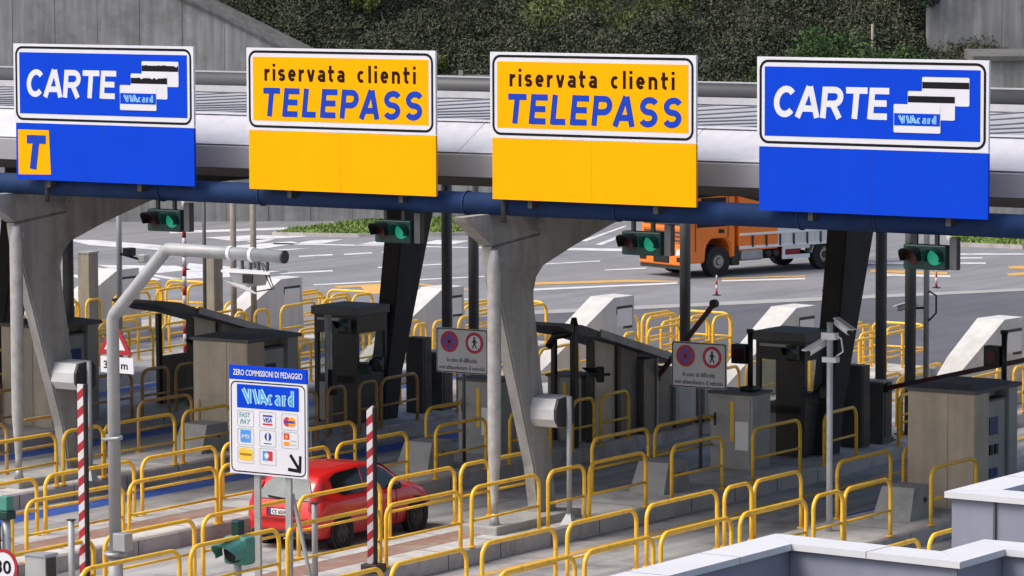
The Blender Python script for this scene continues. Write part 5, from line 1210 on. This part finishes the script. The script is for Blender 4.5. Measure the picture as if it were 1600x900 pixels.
MB().tube([(-.05, 0, 2.9), (-.42, -.08, 2.88)], .03, 6).build('bracket', DSTEEL, t); c = MB(); c.tube([(.05, 0, 3.3), (.26, -.02, 3.2), (.26, -.02, 2.8), (.05, 0, 2.6)], .022, 6); c.build('cable', BLACK, t, fixn=False); MB().box(-.12, .12, -.14, -.07, .7, 1.15).build('junction_box', STEELG, t)
# posts along the far left edge of the plaza
t = thing('camera_pole', 'thin blue grey pole with a small dark camera behind the left column', 'pole', (-24, 18.6, .0)); MB().tube([(0, 0, 0), (0, 0, 5.6)], .075, 8).build('mast', GPOST, t)
MB().tube([(-.05, 0, 3.42), (.75, -.1, 3.30)], .035, 6).build('bracket', BLACK, t); MB().box(.25, .5, -.18, .1, 3.36, 3.58, bev=.03).build('camera', BLACK, t); MB().box(.70, .95, -.12, .1, 3.2, 3.42, bev=.03).build('camera', CAMW, t)
for (x, y, h, wd, lab) in ((-30, 24.5, 2.75, .42, 'square beige concrete post right of the left column'), (-24.8, 23.6, 2.95, .40, 'square beige concrete post under the arm of the bent pole')):
    t = thing('concrete_post', lab, 'post', (x, y, 0)); MB().box(-wd/2, wd/2, -wd/2, wd/2, 0, h, bev=.02).build('shaft', mat('beige_concrete', (.30, .265, .215), .85, streak=.2), t); MB().box(-wd/2-.015, wd/2+.015, -wd/2-.015, wd/2+.015, h+.001, h+.05).build('cap', BLOCK, t)
for (x, y, lab) in ((-24, 23.5, 'thin rusty post left of a pair behind the reader arm'), (-24, 24.4, 'thin rusty post right of a pair behind the reader arm')):
    t = thing('slim_post', lab, 'post', (x, y, 0)); MB().tube([(0, 0, 0), (0, 0, 4.75)], .085, 8).build('shaft', mat('rusty_grey', (.24, .21, .175), .7, var=.25), t); MB().tube([(0, 0, 4.75), (0, 0, 4.79)], .10, 8).build('cap', DSTEEL, t); MB().box(-.2, .2, -.2, .2, H0-.30, H0+.02).build('base_plate', DSTEEL, t)
t = thing('striped_pole', 'thin red and white striped pole under the first green signal', 'pole', (-24, 21.35, 0)); m = MB()
for k in range(20): m.tube([(0, 0, k*.26), (0, 0, (k+1)*.26)], .055, 8, k % 2)
m.build('shaft', [REDS, WHTS], t); MB().tube([(.45, .3, 0), (.45, .3, 5.2)], .05, 8).build('side_conduit', DPOST, t)
# posts and small signals near the lower left corner
t = thing('lane_lamp', 'green hooded lane lamp on a post at the bottom left of the card sign', 'traffic light', (.92, -8.6, 0.12))
MB().tube([(0, 0, .21), (0, 0, 1.0)], .07, 10).build('post', GALV, t); v = MB()
n = 12; A_ = [R(-20+220*k/(n-1)) for k in range(n)]; vs = [(.26*math.cos(a), 0, .26*math.sin(a)) for a in A_]+[(.24*math.cos(a), -.50*(.45+.55*max(0, math.sin(a))), .22*math.sin(a)-.04) for a in A_]+[(.245*math.cos(a), 0, .245*math.sin(a)) for a in A_]+[(.225*math.cos(a), -.50*(.45+.55*max(0, math.sin(a))), .205*math.sin(a)-.04) for a in A_]
v.add([(p[0], p[1]-.12, p[2]+1.08) for p in vs], [(k, k+1, k+1+n, k+n) for k in range(n-1)]+[(k+2*n, k+3*n, k+1+3*n, k+1+2*n) for k in range(n-1)]+[(k+n, k+1+n, k+1+3*n, k+3*n) for k in range(n-1)]); v.build('hood', TLG2, t)
MB().box(-.24, .26, -.115, .20, .84, 1.34, bev=.06).build('housing', TLG2, t); MB().box(-.09, .09, -.08, .1, 1.345, 1.62, bev=.03).build('top_knob', TLG, t); MB().disc((0, -.13, 1.08), .20, 'y', .02, 18).build('lens', BLACK, t)
t = thing('lane_lamp', 'small green topped lane lamp on a grey post at the left edge', 'traffic light', (-1.0, -12.45, H0)); MB().tube([(0, 0, 0), (0, 0, 1.75)], .075, 10).build('post', GALV, t); MB().box(-.09, .09, -.09, .09, 1.9, 2.15, bev=.02).build('top_knob', TLG2, t); MB().box(-.12, .12, -.12, .12, 1.751, 1.899, bev=.02).build('collar', TLG, t); MB().box(-.20, -.03, -.26, -.09, .95, 1.72, bev=.03).build('housing', BLACK, t)
t = thing('meter_box', 'grey steel box on a stand at the bottom left', 'cabinet', (.05, -12.8, H0)); MB().box(-.22, .22, -.15, .15, .5, 1.28).build('body', GPOST, t); MB().box(.221, .24, -.12, .1, .55, 1.25).build('door', DSTEEL, t); MB().box(-.06, .06, -.06, .06, 0, .5).build('stand', DSTEEL, t); MB().prism([(-.24, 1.28), (.24, 1.28), (.22, 1.32), (-.22, 1.30)], 'y', -.17, .17).build('lid', GALV, t)
for (x, y, h, lab) in ((.5, -12.55, 1.86, 'slim bare grey post left of the striped boom'), (.55, -5.86, 1.32, 'slim bare grey post just left of the striped boom by the car')):
    t = thing('slim_post', lab, 'post', (x, y, H0)); MB().tube([(0, 0, 0), (0, 0, h)], .055, 8).build('shaft', GPOST, t); MB().box(-.06, .06, -.05, .05, h+.001, h+.025).build('cap', DSTEEL, t)
t = thing('grey_pole', 'plain grey pole standing beside the left downpipe', 'pole', (-18.6, 7.2, H0)); MB().tube([(0, 0, 0), (0, 0, 6.1)], .16, 12).build('shaft', GPOST, t); MB().tube([(.0, 0, 3.85), (-2.2, 0, 3.9)], .12, 10).build('side_arm', GPOST, t)
t = thing('grey_pole', 'slim pale pole between the card sign and the left booth', 'pole', (-11.35, 10.7, H0)); MB().tube([(0, 0, 0), (0, 0, 2.75)], .085, 10).build('shaft', GPOST, t); MB().box(.06, .18, -.1, .1, .9, 1.5).build('junction_box', BLACK, t)
t = thing('slim_post', 'slim dark post on the island in front of the raised barrier board', 'post', (-7.0, 4.2, H0)); MB().tube([(0, 0, 0), (0, 0, 1.1)], .04, 8).build('shaft', DPOST, t); MB().tube([(0, 0, 1.1), (0, 0, 1.13)], .05, 8).build('cap', DSTEEL, t)
# traffic cones along the pale joint
def cone(loc, label):
    t = thing('traffic_cone', label, 'cone', loc, 0, 'small striped cones on the far road')
    MB().box(-.10, .10, -.10, .10, 0, .03).build('base', TRKD, t); m = MB()
    for k in range(4): m.tube([(0, 0, .03+k*.16), (0, 0, .03+(k+1)*.16)], [.045-.006*k, .045-.006*(k+1)], 8, k % 2, caps=True)
    m.build('marker', [REDS, WHTS], t); return t
c0 = cone((-23.3, 48.1, 0), 'small red striped marker post on the far road left of truck shadow')
dup(c0, (-21.1, 51.4, 0), label='small red striped marker post on the far road below the truck rear wheel'); dup(c0, (-18.5, 54.2, 0), label='small red striped marker post on the far road beneath the rightmost signal')

# ================================================================= NEAR ROOF WITH WHITE COPING
def parapet(name, label, path, z, closed_roof, wall_z0=0.0):
    t = thing(name, label, 'building', (path[0][0], path[0][1], 0)); org = Vector((path[0][0], path[0][1], 0))
    P = [Vector((p[0], p[1], 0)) for p in path]; n = len(P)
    def off(d):
        out = []
        for i in range(n):
            ds = []
            if i > 0: ds.append((P[i]-P[i-1]).normalized())
            if i < n-1: ds.append((P[i+1]-P[i]).normalized())
            ns = [Vector((-q.y, q.x, 0)) for q in ds]
            if len(ns) == 1: out.append(P[i]+ns[0]*d)
            else:
                b = (ns[0]+ns[1]); out.append(P[i]+b*(d/(b.dot(ns[0]))))
        return out
    def strip(mb, w_, z0, z1):
        L, Rr = off(w_/2), off(-w_/2)
        for i in range(n-1):
            g = .004
            d = (P[i+1]-P[i]).normalized()*g
            q = [L[i]+d*(i > 0), Rr[i]+d*(i > 0), Rr[i+1]-d*(i < n-2), L[i+1]-d*(i < n-2)]
            vs = [(v.x-org.x, v.y-org.y, zz) for zz in (z0, z1) for v in q]
            mb.add(vs, [(3, 2, 1, 0), (4, 5, 6, 7), (0, 1, 5, 4), (1, 2, 6, 5), (2, 3, 7, 6), (3, 0, 4, 7)])
        return mb
    strip(MB(), .34, wall_z0, z-.068).build('wall', PARB, t); strip(MB(), .46, z-.065, z).build('coping', PARW, t)
    for i in range(n-1):
        L_ = (P[i+1]-P[i]).length; d = (P[i+1]-P[i]).normalized(); q = Vector((-d.y, d.x, 0))
        for k in np.arange(1.1, L_-.2, 1.3):
            c = P[i]+d*k-org; MB().obox(c-q*.232+Vector((0, 0, z-.029)), c+q*.232+Vector((0, 0, z-.029)), .012, .064).build('coping_joint', mat('joint_sealant', (.30, .30, .31), .7), t)
    return t, org
t, org = parapet('near_building', 'near flat roofed building with blue grey parapet and white coping at lower right', [(23.77, -46), (23.77, -29.37), (25.67, -29.50), (25.67, -28.58), (40, -28.75)], 6.0, True)
MB().hull([(23.95-org.x, -46-org.y, 4.6), (60-org.x, -46-org.y, 4.6), (60-org.x, -28.95-org.y, 4.6), (26-org.x, -28.95-org.y, 4.6), (25.84-org.x, -29.68-org.y, 4.6), (23.95-org.x, -29.68-org.y, 4.6), (23.95-org.x, -46-org.y, 4.7), (60-org.x, -46-org.y, 4.7), (60-org.x, -29.68-org.y, 4.7), (23.95-org.x, -29.68-org.y, 4.7)]).build('flat_roof', ROOFIN, t)
t, org = parapet('near_building', 'second blue grey parapet block with white coping at the right edge', [(23.8, -14), (23.8, -25.4), (40, -25.75)], 6.0, True)
MB().box(.18, 16, -11.2, 2, 4.9, 5.0).build('flat_roof', ROOFIN, t)
j = MB(); j.box(.34, .365, -11.605, -11.575, 0, 5.93); j.build('wall_joint', ROOFD, t)
